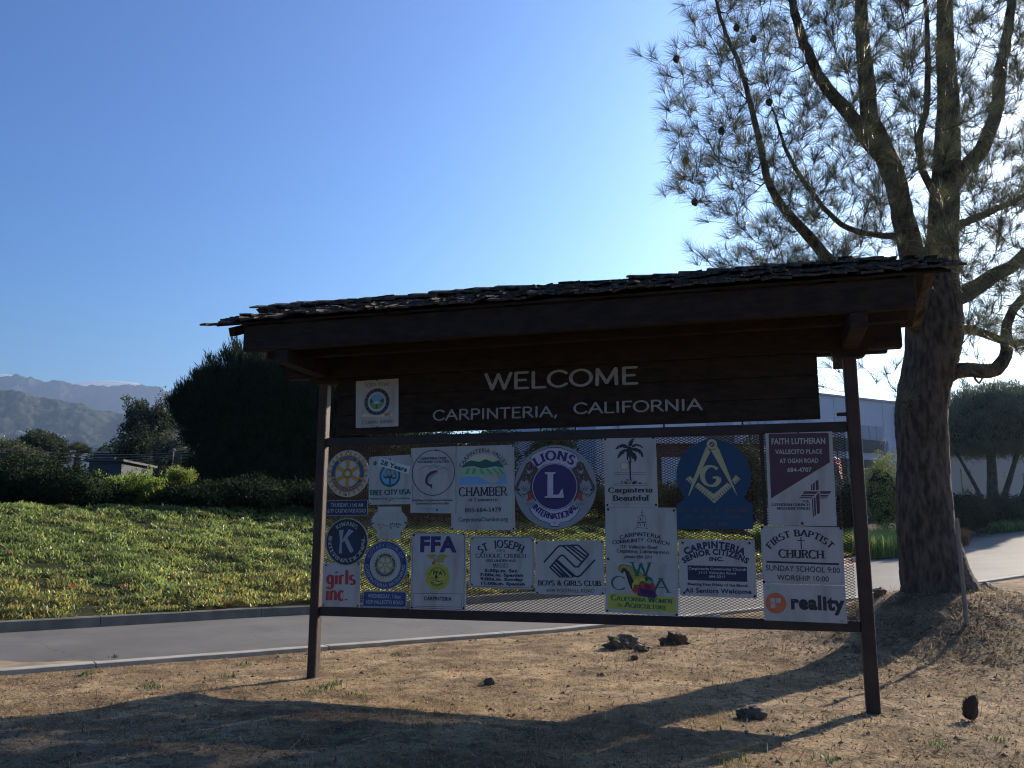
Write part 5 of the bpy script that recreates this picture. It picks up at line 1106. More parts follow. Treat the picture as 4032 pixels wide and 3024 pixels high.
# 23 fiftieth year plate on the board
def RZ(x, y): return plane_sz(1300 + x * .36166, 1100 + y * .36166, .012)
p = Q(RZ, (280, 1110), (744, 1079), (744, 1600), (280, 1619)); q = Sign('white plate with round valley emblem reading 50th Year Golden Jubilee', 'plates on the welcome board', mean(p), .014)
q.plate(p, P_white, r=.012)
m_scr = paint('script_brown', (.30, .10, .07))
q.text('50th Year', RZ(366, 1178), RZ(640, 1158), capz(RZ, 500, 1120, 1172), m_scr, 'script', skew=.3); q.text('Golden Jubilee', RZ(345, 1582), RZ(688, 1560), capz(RZ, 500, 1525, 1570), m_scr, 'script', skew=.3)
c, R = circ(RZ, 368, 655, 1188, 1478)
q.disc('emblem', c, R, P_tan, 1); q.disc('emblem', c, R * .96, P_navy, 2)
for k in range(16): q.disc('emblem', pol(c, R * .84, k * 22.5), R * .09, P_dgreen if k % 2 else P_blue, 3)
q.disc('emblem', c, R * .73, P_tan, 4); q.disc('emblem', c, R * .71, P_cream, 5); q.disc('emblem', c, R * .56, P_sky, 6)
q.poly('emblem', [pol(c, R * .555, a) for a in range(190, 351, 10)], P_green, 7); q.poly('emblem', [pol(c, R * .55, a) for a in range(150, 196, 9)] + [(c[0] - R * .25, c[1])], P_dgreen, 8); q.poly('emblem', [pol(c, R * .55, a) for a in range(-10, 31, 8)] + [(c[0] + R * .22, c[1])][::1], P_dgreen, 8)
q.poly('emblem', [pol(c, R * .3, 200), pol(c, R * .2, 250), pol(c, R * .3, 340), (c[0], c[1] + R * .08)], P_cream, 9); q.poly('emblem', [(c[0] - .012, c[1] - R * .5), (c[0] + .01, c[1] - R * .5), (c[0] + .006, c[1] - R * .15), (c[0] - .008, c[1] - R * .15)], P_brown, 10)
q.arctext('CITY OF CARPINTERIA', c, R * .59, 200, -20, R * .09, P_faint, 'sans', layer=8)
q.poly('ribbon', Q(RZ, (345, 1470), (400, 1462), (450, 1472), (520, 1480), (590, 1465), (640, 1452), (692, 1458), (680, 1475), (690, 1490), (600, 1492), (520, 1505), (450, 1500), (345, 1500), (358, 1485)), P_cream, 11); q.poly('ribbon', Q(RZ, (590, 1465), (655, 1450), (660, 1480), (600, 1492)), P_tan, 12)
q.bolts(Q(RZ, (511, 1099), (512, 1604)), M_bolt, .008); q.done()
# ------------------------------------------------------------------ vegetation
def leaves(name, centres, dirs, n_per, spread, lw, ll, cols, m, parent=None, seed=0, up_bias=0.0, kind='stuff', flat=.0, tri=False):
    r_ = np.random.default_rng(seed); Cn = np.repeat(np.asarray(centres, float), n_per, 0); D = np.repeat(np.asarray(dirs, float), n_per, 0); n = len(Cn)
    sp = np.asarray(spread, float); sp = np.repeat(sp, n_per) if sp.ndim else np.full(n, sp)
    off = r_.normal(0, 1, (n, 3)); off /= np.linalg.norm(off, axis=1)[:, None]; off *= (sp * r_.random(n) ** .45)[:, None]; P = Cn + off
    d = r_.normal(0, 1, (n, 3)) + D * up_bias + off / (sp[:, None] + 1e-6) * .6; d /= np.linalg.norm(d, axis=1)[:, None]
    sd = np.cross(d, r_.normal(0, 1, (n, 3))); sd /= np.linalg.norm(sd, axis=1)[:, None] + 1e-9
    l = ll * r_.uniform(.6, 1.3, n)[:, None]; w = lw * r_.uniform(.6, 1.2, n)[:, None]
    if tri:
        V = np.stack([P - sd * w, P + sd * w, P + d * l], 1).reshape(-1, 3); F = np.arange(3 * n).reshape(n, 3); k = 3
    else:
        V = np.stack([P, P + d * l * .5 + sd * w, P + d * l, P + d * l * .5 - sd * w], 1).reshape(-1, 3); F = np.arange(4 * n).reshape(n, 4); k = 4
    g = np.repeat(r_.uniform(.75, 1.25, len(centres)), n_per)[:, None]; c = np.asarray(cols)[r_.integers(0, len(cols), n)] * g * r_.uniform(.8, 1.2, (n, 1))
    o = fast_mesh(name, V, F, m, parent, tint=np.repeat(c, k, 0), loc=None if parent is not None else (0, 0, 0)); o['kind'] = kind; return o
def lumpy(c, R3_, n, seed, lump=.18, lo=.55, top=-1.0):
    """cluster centres in the outer shell of an uneven ellipsoid; z below top*R is cut"""
    r_ = np.random.default_rng(seed); d = r_.normal(0, 1, (n * 3, 3)); d /= np.linalg.norm(d, axis=1)[:, None]; d = d[d[:, 2] > top][:n]; n = len(d)
    ph = r_.uniform(0, 6.28, 6); k = 1 + lump * (np.sin(3 * d[:, 0] + ph[0]) * np.sin(4 * d[:, 2] + ph[1]) + .8 * np.sin(7 * d[:, 0] + ph[2] + 3 * d[:, 1]) * np.cos(6 * d[:, 2] + ph[3]) + .5 * np.sin(12 * d[:, 0] + ph[4]) * np.cos(11 * d[:, 2] + ph[5]))
    rr = (lo + (1 - lo) * r_.random(n) ** .6) * k; return np.asarray(c) + d * rr[:, None] * np.asarray(R3_), d
def add_sprigs(P, D, c, k, step, seed):
    """shoots standing up out of the outer surface"""
    r_ = np.random.default_rng(seed + 9); rr = np.linalg.norm(P - c, axis=1) * (P[:, 2] > c[2] - .3); idx = np.argsort(-rr * r_.uniform(.85, 1, len(P)))[:k]; e = []; g = []
    for i in idx:
        d = D[i] * .7 + np.array([0, 0, 1.0]); d /= np.linalg.norm(d); n_ = r_.integers(2, 5)
        for j in range(1, n_ + 1): e.append(P[i] + d * step * j); g.append(d)
    return np.concatenate([P, e]), np.concatenate([D, g])
m_bright = mat('bright_leaf', (1, 1, 1), rough=.5, tint=True, spec=.4, transl=.6)
m_fol = mat('foliage', (1, 1, 1), rough=.75, tint=True, spec=.10, transl=.26)
m_need = mat('pine_needles', (1, 1, 1), rough=.4, tint=True, spec=.5, transl=.4)
m_trunk = mat('pine_bark', (.055, .045, .036), (.145, .118, .09), scale=9, rough=.95, bump=1.0, bscale=30, stretch=(1.6, 1.6, .5), spec=.1, ramp=(.38, .62))
m_trunk2 = mat('tree_bark', (.07, .055, .04), (.15, .12, .09), scale=4, rough=.95, bump=.6, bscale=12, spec=.1)
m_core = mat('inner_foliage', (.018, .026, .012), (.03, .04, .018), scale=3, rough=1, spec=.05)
def bush(name, label, cat, px, py_top, px_r, Y, depth_r, py_base=None, n=900, n_per=14, spread=.22, lw=.03, ll=.09, cols=((.04, .08, .03),), seed=0, group=None, m=None, trunk=None, zb=None, lo=.5, up_bias=.5, top=-1.0, lump_=.18, core=.8, sprigs=0):
    """rounded plant: top and half width read from the photograph, foot on the ground"""
    T = at(px, py_top, Y); Rx = px_r * Y / FPX; gz_ = hground(T[0], T[1]); z0 = gz_ if zb is None else zb
    rz = (T[2] - z0) / 2 * 1.0; c = np.array([T[0], T[1], z0 + rz])
    if zb is not None or trunk: pass
    r = empty(name, (T[0], T[1], gz_), label, cat, group)
    P, D = lumpy(c, (Rx * .96, depth_r, rz * .98), n, seed, lump_, lo, top)
    P[:, 2] = np.maximum(P[:, 2], gz_ + .05)
    if sprigs: P, D = add_sprigs(P, D, c, sprigs, .09, seed)
    leaves('foliage', P, D * .6 + [0, 0, .6], n_per, spread, lw, ll, cols, m or m_fol, r, seed, up_bias)
    if core:
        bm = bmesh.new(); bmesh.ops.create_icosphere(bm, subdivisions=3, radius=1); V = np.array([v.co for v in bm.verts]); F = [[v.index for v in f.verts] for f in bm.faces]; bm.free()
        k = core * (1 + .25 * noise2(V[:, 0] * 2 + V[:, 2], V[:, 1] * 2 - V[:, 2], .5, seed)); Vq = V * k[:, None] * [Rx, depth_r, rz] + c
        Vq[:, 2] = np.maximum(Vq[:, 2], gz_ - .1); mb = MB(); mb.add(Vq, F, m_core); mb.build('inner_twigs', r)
    if trunk:
        mb = MB(); tube(mb, [(T[0], T[1], gz_ - .2), (T[0] + .1, T[1], (gz_ + z0) / 2), (T[0], T[1], z0 + rz * .6)], [trunk, trunk * .8, trunk * .6], m_trunk2, 9); mb.build('trunk', r)
        for sx_ in (-1, 1):
            mb = MB(); tube(mb, [(T[0], T[1], (gz_ + z0) / 2 - .1), (T[0] + sx_ * Rx * .25, T[1], z0 + .1), (T[0] + sx_ * Rx * .55, T[1], z0 + rz * .6)], [trunk * .6, trunk * .45, trunk * .3], m_trunk2, 7); mb.build('limb', r)
    return r

# --- the big pine behind the signboard
PINE = empty('pine_tree', (TREE[0], TREE[1], hground(TREE[0], TREE[1]) - .1), 'large multi-stemmed pine with long needles standing behind the right end of the signboard', 'pine tree')
def limb(pts, name='limb', parent=PINE, n=12, seed=0, wob=.05, step=.12, jit=.03, bark=0.0):
    P = [at(a, b, Y) for a, b, w, Y in pts]; Rr = [w * .5 * Y / FPX for a, b, w, Y in pts]; P, Rr = resample(P, Rr, step)
    r_ = np.random.default_rng(seed + 5); P = P + np.stack([np.convolve(r_.normal(0, 1, len(P) + 4), np.ones(5) / 5, 'valid') for _ in range(3)], 1) * jit
    mb = MB(); tube(mb, P, Rr, m_trunk, n, wob, seed=seed, bark=bark); o = mb.build(name, parent, smooth=True); return P, Rr
NODES = []; NR = []
def addl(pts, **k):
    P, Rr = limb(pts, **k)
    for a, b in zip(P, Rr): NODES.append(a); NR.append(b)
Yt = 13.0
addl([(3715, 2440, 370, Yt), (3702, 2350, 300, Yt), (3688, 2290, 256, Yt), (3668, 2200, 232, Yt), (3646, 2080, 204, Yt), (3638, 1950, 196, Yt), (3635, 1800, 184, Yt), (3626, 1650, 188, Yt), (3640, 1520, 186, Yt), (3668, 1400, 196, Yt), (3680, 1300, 215, Yt), (3685, 1200, 190, Yt), (3700, 1080, 140, Yt), (3710, 950, 118, Yt), (3718, 800, 110, Yt), (3730, 600, 100, Yt), (3735, 400, 80, Yt), (3722, 200, 66, Yt), (3720, 0, 55, Yt), (3726, -300, 40, Yt), (3720, -700, 22, Yt), (3722, -1000, 8, Yt)], name='trunk', n=72, wob=0.0, seed=1, step=.03, bark=.022, jit=.004)
addl([(3650, 1330, 120, Yt), (3620, 1180, 112, Yt - .1), (3592, 1000, 98, Yt - .2), (3553, 800, 84, Yt - .3), (3515, 660, 92, Yt - .4), (3470, 560, 84, Yt - .5), (3425, 470, 72, Yt - .5), (3412, 330, 66, Yt - .5), (3396, 133, 56, Yt - .5), (3384, 0, 50, Yt - .5), (3370, -300, 36, Yt - .5), (3350, -700, 12, Yt - .5)], seed=2)
addl([(3490, 620, 70, Yt - .45), (3400, 530, 62, Yt - .7), (3298, 398, 54, Yt - .9), (3218, 290, 46, Yt - 1.1), (3165, 166, 40, Yt - 1.2), (3128, 40, 34, Yt - 1.3), (3090, -160, 24, Yt - 1.4), (3060, -420, 9, Yt - 1.5)], seed=3)
addl([(3660, 1310, 90, Yt), (3520, 1215, 72, Yt - .4), (3390, 1130, 60, Yt - .8), (3256, 1021, 48, Yt - 1.0), (3163, 909, 42, Yt - 1.1), (3063, 783, 34, Yt - 1.2), (3017, 677, 30, Yt - 1.2), (2984, 531, 26, Yt - 1.2), (2950, 371, 22, Yt - 1.2), (2911, 232, 20, Yt - 1.2), (2864, 146, 17, Yt - 1.2), (2831, 46, 14, Yt - 1.2), (2790, -120, 7, Yt - 1.2)], seed=4)
addl([(3560, 925, 34, Yt - .2), (3460, 930, 26, Yt - .4), (3384, 915, 24, Yt - .6), (3304, 876, 22, Yt - .7), (3245, 816, 20, Yt - .8), (3178, 730, 20, Yt - .8), (3116, 637, 17, Yt - .8), (3075, 540, 13, Yt - .8), (3040, 430, 8, Yt - .8)], n=8, seed=5)
addl([(3735, 760, 74, Yt), (3800, 660, 66, Yt + .2), (3862, 597, 62, Yt + .3), (3928, 431, 54, Yt + .4), (3961, 199, 44, Yt + .4), (3981, 0, 36, Yt + .4), (4010, -300, 22, Yt + .5), (4020, -600, 8, Yt + .5)], seed=6)
addl([(3700, 800, 34, Yt), (3640, 690, 30, Yt - .2), (3612, 600, 30, Yt - .3), (3625, 520, 28, Yt - .3), (3648, 440, 26, Yt - .3), (3656, 265, 24, Yt - .3), (3650, 100, 20, Yt - .3), (3640, -150, 12, Yt - .3)], n=8, seed=7)
addl([(3700, 1500, 90, Yt), (3752, 1452, 66, Yt - .1), (3810, 1450, 58, Yt - .2), (3880, 1462, 60, Yt - .3), (3940, 1448, 56, Yt - .3), (3968, 1400, 48, Yt - .3), (3958, 1330, 42, Yt - .3), (3962, 1262, 38, Yt - .3), (4010, 1190, 34, Yt - .3), (4080, 1100, 26, Yt - .3), (4160, 980, 16, Yt - .3)], seed=8)
addl([(3720, 1345, 60, Yt), (3770, 1300, 44, Yt + .2), (3830, 1290, 36, Yt + .2), (3880, 1320, 34, Yt + .2), (3940, 1350, 32, Yt + .1), (4010, 1352, 30, Yt), (4090, 1330, 26, Yt), (4200, 1290, 16, Yt)], n=9, seed=9)
addl([(3740, 1180, 84, Yt), (3850, 1130, 66, Yt + .4), (3960, 1060, 54, Yt + .7), (4100, 960, 44, Yt + .9), (4260, 800, 30, Yt + 1), (4400, 600, 14, Yt + 1)], seed=10)
addl([(3735, 900, 40, Yt), (3850, 860, 32, Yt + .6), (3980, 800, 26, Yt + 1.0), (4120, 700, 18, Yt + 1.2), (4240, 560, 8, Yt + 1.3)], n=8, seed=11)
# branch targets fill the crown; each is tied to the nearest wood already there
poly_ = [(2800, -60), (2890, -420), (3100, -900), (3500, -1250), (4000, -1150), (4500, -700), (4680, 0), (4650, 700), (4500, 1150), (4250, 1330), (3980, 1400), (3820, 1330), (3780, 1060), (3560, 1010), (3250, 1050), (3020, 1075), (2800, 1090), (2775, 1000), (2860, 920), (2950, 890), (2830, 860), (2740, 790), (2640, 770), (2640, 640), (2610, 560), (2590, 480), (2640, 400), (2590, 280), (2650, 180), (2740, 140), (2700, 20)]
pa = np.array(poly_, float)
def inside(x, y):
    c_ = np.zeros(len(x), bool); j = len(pa) - 1
    for i in range(len(pa)):
        xi, yi, xj, yj = *pa[i], *pa[j]; c_ ^= ((yi > y) != (yj > y)) & (x < (xj - xi) * (y - yi) / (yj - yi + 1e-9) + xi); j = i
    return c_
r_ = np.random.default_rng(42); qx = r_.uniform(2560, 4500, 9000); qy = r_.uniform(-900, 1400, 9000); ok = inside(qx, qy); qx, qy = qx[ok], qy[ok]
edge = np.clip((qx - 2600) / 900, 0, 1); qY = Yt - .9 + r_.normal(0, 1, len(qx)) * (.55 + 1.0 * edge)
hand = [(2520, 215), (2660, 180), (2735, 130), (2640, 300), (2600, 285), (2625, 430), (2650, 510), (2620, 480), (2720, 520), (2700, 620), (2640, 640), (2615, 765), (2690, 700), (2780, 870), (2860, 935), (2770, 1010), (2830, 1000), (2900, 1020), (2720, 980), (2690, 20), (2790, 60), (3265, 1440), (3240, 1520), (3390, 1440), (3455, 1500), (3530, 1440), (3520, 1530), (3490, 1470), (3850, 1400), (3800, 1390), (3870, 1440), (3830, 1350), (2950, 1035), (3010, 1020), (3080, 1050), (2740, 1035)]
T_ = [at(a, b, Yt - 1.0 + .2 * math.sin(a)) for a, b in hand]; pick = []
for a, b, c_ in zip(qx, qy, qY):
    p = at(a, b, c_)
    if all(abs(p[0] - k[0]) + abs(p[1] - k[1]) + abs(p[2] - k[2]) > .285 for k in T_): T_.append(p)
    if len(T_) > 3000: break
T_ = np.array(T_); N0 = np.array(NODES); dist = np.array([np.min(np.linalg.norm(N0 - t_, axis=1)) for t_ in T_]); order = np.argsort(dist)
nodes = list(NODES); nrad = list(NR); tw = MB(); tips = []; tdir = []
base_ = np.array(wloc(PINE)) + [0, 0, 3]
arr = np.array(nodes); 
for oi in order:
    t_ = T_[oi]; dd = np.linalg.norm(arr - t_, axis=1)
    pen = np.where(arr[:, 2] > t_[2] + .15, .5, 0) ; k = int(np.argmin(dd + pen)); s_ = arr[k]; L_ = dd[k]
    if L_ > 3.2 or L_ < .05: continue
    out = t_ - s_; n = max(3, int(L_ / .16)); sag = min(.28 * L_, .35); u = np.linspace(0, 1, n + 1)
    P = s_ + out * u[:, None]; P[:, 2] -= sag * np.sin(u * math.pi) * (1 - .3 * u); w_ = r_.normal(0, .035 * L_, 3); P += np.sin(u * math.pi)[:, None] * w_ + np.sin(u * 2 * math.pi)[:, None] * r_.normal(0, .03 * L_, 3)
    r0 = min(nrad[k] * .7, .010 + .012 * L_); Rr = r0 * (1 - u) + .0045 * u
    tube(tw, P, Rr, m_trunk, 5, cap=False); new = P[1:]
    for a_, b_ in zip(new, Rr[1:]): nodes.append(a_); nrad.append(b_)
    arr = np.concatenate([arr, new]); e_ = P[-1] - P[-2]; e_ /= np.linalg.norm(e_); e_ = e_ + np.array([0, 0, .55]); tips.append(P[-1]); tdir.append(e_ / np.linalg.norm(e_))
    if L_ > .5:
        for uu_ in r_.uniform(.45, .92, int(1 + 2.0 * L_)):
            i_ = int(uu_ * n); q0 = P[i_]; dv = r_.normal(0, 1, 3) * .7 + e_ + [0, 0, .3]; dv /= np.linalg.norm(dv); ln_ = r_.uniform(.10, .28); q1 = q0 + dv * ln_
            tube(tw, [q0, q0 + dv * ln_ * .55 - [0, 0, .02], q1], [.005, .004, .0035], m_trunk, 4, cap=False); tips.append(q1); tdir.append(dv)
tag(tw.build('branches', PINE), kind='stuff')
tips = np.array(tips); tdir = np.array(tdir)
def needles(name, P, D, n_per, length, width, cols, parent, seed, spreadang=.95, stem=.07):
    r_ = np.random.default_rng(seed); P = np.repeat(P, n_per, 0); D = np.repeat(D, n_per, 0); n = len(P)
    a = r_.normal(0, 1, (n, 3)); a -= D * np.sum(a * D, 1)[:, None]; a /= np.linalg.norm(a, axis=1)[:, None]; th = np.abs(r_.normal(0, 1, n)) * .42 + r_.random(n) * spreadang * .62
    d = D * np.cos(th)[:, None] + a * np.sin(th)[:, None]; d[:, 2] -= .10; P = P - D * (r_.random(n) * stem)[:, None]
    L = length * r_.uniform(.7, 1.1, n)[:, None]; s_ = np.cross(d, r_.normal(0, 1, (n, 3))); s_ /= np.linalg.norm(s_, axis=1)[:, None]; w = width * r_.uniform(.7, 1.2, n)[:, None]
    mid = P + d * L * .55 + [0, 0, .004]; end = P + d * L; end[:, 2] -= .012
    V = np.stack([P - s_ * w * .7, P + s_ * w * .7, mid + s_ * w, mid - s_ * w, end + s_ * w * .3, end - s_ * w * .3], 1).reshape(-1, 3); o = 6 * np.arange(n)[:, None]; F = np.concatenate([o + [0, 1, 2, 3], o + [3, 2, 4, 5]])
    c = np.asarray(cols)[r_.integers(0, len(cols), n)] * r_.uniform(.7, 1.2, (n, 1)); ob = fast_mesh(name, V, F, m_need, parent, tint=np.repeat(c, 6, 0)); ob['kind'] = 'stuff'; return ob
print('pine tips', len(tips))
needles('needles', tips, tdir, 54, .30, .0020, [(.12, .135, .075), (.15, .16, .09), (.09, .11, .065), (.18, .165, .09)], PINE, 3)
cn = MB(); bm = bmesh.new(); bmesh.ops.create_icosphere(bm, subdivisions=2, radius=1); cv = np.array([v.co for v in bm.verts]); cf = [[v.index for v in f.verts] for f in bm.faces]; bm.free()
for a, b in ((2736, 775), (2640, 225), (2823, 515), (2930, 212), (2890, 78), (2720, 610), (3060, 400)):
    p = at(a, b, Yt - 1.1); p = tips[np.argmin(np.linalg.norm(tips - p, axis=1))] - [0, 0, .05]; mb = MB(); mb.add(cv * [.05, .05, .065] * (1 + .25 * noise2(cv[:, 0] * 3, cv[:, 2] * 3, .4))[:, None] + p, cf, m_cone); mb.build('cone', PINE, loc=p)

# --- umbrella pine behind the left half of the signboard
def umbrella_pine(label, px, py_top, py_mid, px_r, Y, depth_r, n, seed, cols, trunks, nl=26, spread=.22, ll=.20, group=None, cut=-.35):
    T = at(px, py_top, Y); M_ = at(px, py_mid, Y); Rx = px_r * Y / FPX; rz = T[2] - M_[2]; gz_ = hground(T[0], T[1]); r = empty('stone_pine', (T[0], T[1], gz_), label, 'pine tree', group)
    P, D = lumpy((T[0], T[1], M_[2]), (Rx, depth_r, rz), n, seed, .05, .72, cut)
    r2 = np.random.default_rng(seed + 1); nb = n // 4; ab = r2.uniform(0, 6.28, nb); rb = np.sqrt(r2.random(nb)) * .93
    Pb = np.stack([T[0] + np.cos(ab) * rb * Rx, T[1] + np.sin(ab) * rb * depth_r, M_[2] + rz * (cut + .02 + r2.normal(0, .06, nb))], 1); P = np.concatenate([P, Pb]); D = np.concatenate([D, np.stack([np.cos(ab), np.sin(ab), -0 * ab], 1)])
    P, D = add_sprigs(P, D, np.array([T[0], T[1], M_[2]]), n // 5, .16, seed)
    leaves('crown', P, D * .5 + [0, 0, 1.1], nl, spread, .017, ll, cols, m_fol, r, seed, 2.0)
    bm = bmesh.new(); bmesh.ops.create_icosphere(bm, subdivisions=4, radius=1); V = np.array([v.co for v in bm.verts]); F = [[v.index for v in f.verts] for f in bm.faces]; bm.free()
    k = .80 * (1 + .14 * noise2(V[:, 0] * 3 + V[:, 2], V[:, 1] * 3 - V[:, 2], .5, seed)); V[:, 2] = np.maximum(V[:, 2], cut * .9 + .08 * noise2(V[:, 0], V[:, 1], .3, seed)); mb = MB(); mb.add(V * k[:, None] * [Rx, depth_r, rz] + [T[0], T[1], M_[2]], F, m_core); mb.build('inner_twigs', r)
    for i, (a, b, c_, d_, w) in enumerate(trunks):
        p0 = at(a, b, Y); p0[2] = hground(p0[0], p0[1]) - .2; p1 = at(c_, d_, Y); mb = MB(); P_, R_ = resample([p0, p0 * .6 + p1 * .4 + [.1, 0, .1], p1], [w, w * .85, w * .6], .4); tube(mb, P_, R_, m_trunk2, 9, .05, seed=i); mb.build('trunk' if i == 0 else 'limb', r, smooth=True)
    return r
dk = [(.022, .038, .018), (.03, .045, .02), (.018, .03, .016)]
umbrella_pine('large dark domed pine rising behind the left end of the signboard roof', 1212, 1385, 1672, 458, 42, 6.0, 4200, 21, dk, [(1330, 1990, 1300, 1650, .28), (1350, 1900, 1000, 1640, .15), (1330, 1900, 1560, 1640, .15), (1180, 1990, 1150, 1700, .18)], nl=26, spread=.23, ll=.32, cut=-.72)
umbrella_pine('round-topped pine in front of the white building, right of the big trunk', 3925, 1510, 1690, 225, 50, 3.2, 1500, 22, [(.13, .16, .10), (.16, .19, .12)], [(3895, 1985, 3900, 1760, .36), (3900, 1930, 3760, 1770, .13), (3900, 1940, 4010, 1770, .2), (3960, 1930, 4080, 1790, .15)], nl=22, spread=.26, ll=.26, cut=-.5)  # leaf colours of both right-hand pines lightened to carry the haze
umbrella_pine('second round-topped pine at the right edge behind the bushes', 4160, 1545, 1700, 190, 58, 3.2, 1000, 27, [(.13, .16, .10), (.16, .19, .12)], [(4150, 1985, 4140, 1760, .3)], nl=20, spread=.28, ll=.28, cut=-.5)
# --- hedges and shrubs on the bank, left to right
hc = [(.017, .031, .012), (.024, .038, .015), (.013, .024, .011)]  # greens taken near black: the shade on these plants is in the leaf colour
G1 = 'dark shrubs along the top of the ice plant bank'
for i, (px, pt, pr, Y, dr, lab) in enumerate([(-90, 1800, 230, 28, 1.8, 'dark green shrub cut by the left edge of the picture'), (130, 1812, 170, 28, 1.7, 'dark green shrub left of the yellow-green bush, below the power lines'), (300, 1850, 150, 27.5, 1.5, 'lower dark shrub touching the yellow-green bush on its left'), (800, 1905, 160, 29, 1.6, 'dark shrub right of the yellow-green bush'), (1010, 1890, 170, 30, 1.7, 'dark shrub under the domed pine, left of the signboard post'), (1330, 1900, 220, 31, 1.8, 'dark shrub seen through the mesh behind the gear wheel sign'), (1640, 1880, 190, 31, 1.7, 'dark shrub seen through the mesh behind the watershed sign'), (1930, 1850, 180, 33, 1.8, 'dark shrub seen through the mesh left of the lion heads sign'), (2200, 1850, 190, 35, 1.8, 'dark shrub seen through the mesh right of the lion heads sign'), (2480, 1905, 170, 36, 1.7, 'dark shrub seen through the mesh behind the palm tree sign'), (2720, 1890, 150, 37, 1.6, 'dark shrub seen through the mesh behind the compass sign')]):
    bush('shrub', lab, 'shrub', px, pt, pr, Y, dr, n=900, n_per=12, spread=.24, lw=.028, ll=.10, cols=hc, seed=100 + i, group=G1, up_bias=.7)
bush('yellow_green_bush', 'bright yellow-green sunlit bush standing left of the domed pine', 'bush', 525, 1882, 165, 29.5, 1.2, n=1100, n_per=16, spread=.15, lw=.02, ll=.09, m=m_bright, sprigs=260, cols=[(.20, .27, .05), (.27, .33, .07), (.13, .19, .04)], seed=131, up_bias=1.6, core=.75)
bush('yellow_green_bush', 'small yellow-green sprigs showing above the dark shrub below the pine', 'bush', 712, 1888, 30, 28.5, .4, n=80, n_per=14, spread=.14, lw=.018, ll=.08, cols=[(.18, .22, .05), (.22, .25, .06)], seed=132, up_bias=1.4, core=.6, zb=3.3, m=m_bright, sprigs=60)
# --- trees beyond
eg = [(.09, .105, .07), (.12, .13, .085), (.07, .085, .055)]
for i, (px, pt, pr, Y, zbp, dr, lab, cols) in enumerate([
    (560, 1565, 66, 60, 1800, 1.4, 'tall loose grey-green tree with a ragged top, left of the domed pine', eg),
    (640, 1562, 70, 60, 1850, 1.5, 'grey-green tree crown touching the left side of the domed pine', eg),
    (545, 1690, 72, 58, 1900, 1.5, 'lower dark green tree under the ragged grey-green one', [(.05, .07, .04), (.07, .085, .05)]),
    (690, 1720, 80, 57, 1910, 1.6, 'broad olive tree low against the foot of the domed pine', eg),
    (165, 1706, 68, 70, 1790, 1.8, 'dark round tree in front of the hillside houses', [(.04, .06, .035), (.06, .075, .045)]),
    (40, 1735, 58, 66, 1830, 1.7, 'light green tree at the left edge below the far hills', [(.09, .11, .05), (.11, .12, .06)]),
    (100, 1768, 80, 60, 1860, 1.7, 'low olive tree above the dark shrubs at left', [(.07, .085, .045), (.09, .10, .055)]),
    (225, 1745, 36, 68, 1830, 1.2, 'small dark tree just left of the fan palm', [(.04, .06, .035)]),
    (440, 1760, 60, 75, 1870, 1.8, 'pale green tree in the gap between fan palm and ragged tree', [(.08, .11, .06), (.06, .08, .05)]),
    (860, 1770, 130, 50, 1930, 1.8, 'dark tree low behind the domed pine', hc),
    (1700, 1690, 150, 52, 1900, 2.0, 'tree crown just visible under the left half of the board', [(.06, .09, .035), (.04, .06, .03)]),
    (1920, 1690, 120, 50, 1900, 1.8, 'sunlit green tree seen through the mesh above the lion heads sign', [(.09, .13, .05), (.05, .08, .03)]),
    (2180, 1700, 100, 48, 1900, 1.6, 'green tree seen through the mesh left of the white building', [(.08, .12, .05), (.04, .06, .03)]),
    (2940, 1775, 62, 42, 2040, 1.2, 'dark narrow tree seen through the mesh left of the Lutheran sign', [(.04, .065, .03), (.06, .08, .04)])]):
    zb = at(px, zbp, Y)[2]
    bush('leafy_tree', lab, 'tree', px, pt, pr, Y, dr, n=520, n_per=16, spread=.34, lw=.06, ll=.16, cols=cols, seed=200 + i, group='trees beyond the planted bank', zb=zb, trunk=.18, lump_=.32, lo=.45, core=.62)
# fan palm
T = at(305, 1800, 55); gz_ = hground(T[0], T[1]); r = empty('fan_palm', (T[0], T[1], gz_), 'fan palm with spiky fronds standing in front of the hazy hills', 'palm tree'); mb = MB()
tube(mb, [(T[0], T[1], gz_ - .2), (T[0], T[1], T[2])], [.25, .2], m_trunk2, 9); mb.build('trunk', r); r_ = random.Random(6); b0 = np.array([T[0], T[1], T[2]])
m_palm = mat('palm_frond', (.06, .085, .035), (.12, .13, .05), scale=3, rough=.6, transl=.3)
for k in range(30):
    a = r_.uniform(0, 6.28); e_ = r_.uniform(-.6, 1.4); d = np.array([math.cos(a) * math.cos(e_), math.sin(a) * math.cos(e_), math.sin(e_)]); s_ = np.cross(d, [0, 0, 1.0]) + 1e-3; s_ /= np.linalg.norm(s_); stem = b0 + d * .55; mb = MB(); tube(mb, [b0, stem], [.02, .015], m_trunk2, 4)
    for j in range(11):
        w_ = (j - 5) / 5 * 1.15; dd = d * math.cos(w_) + s_ * math.sin(w_); n_ = np.cross(dd, np.cross(d, s_)); V = [stem - n_ * .01, stem + dd * .32 + n_ * .03, stem + dd * .72 + [0, 0, -.10], stem + dd * .32 - n_ * .03]; mb.add(V, [(0, 1, 2, 3)], m_palm)
    mb.build('frond', r)
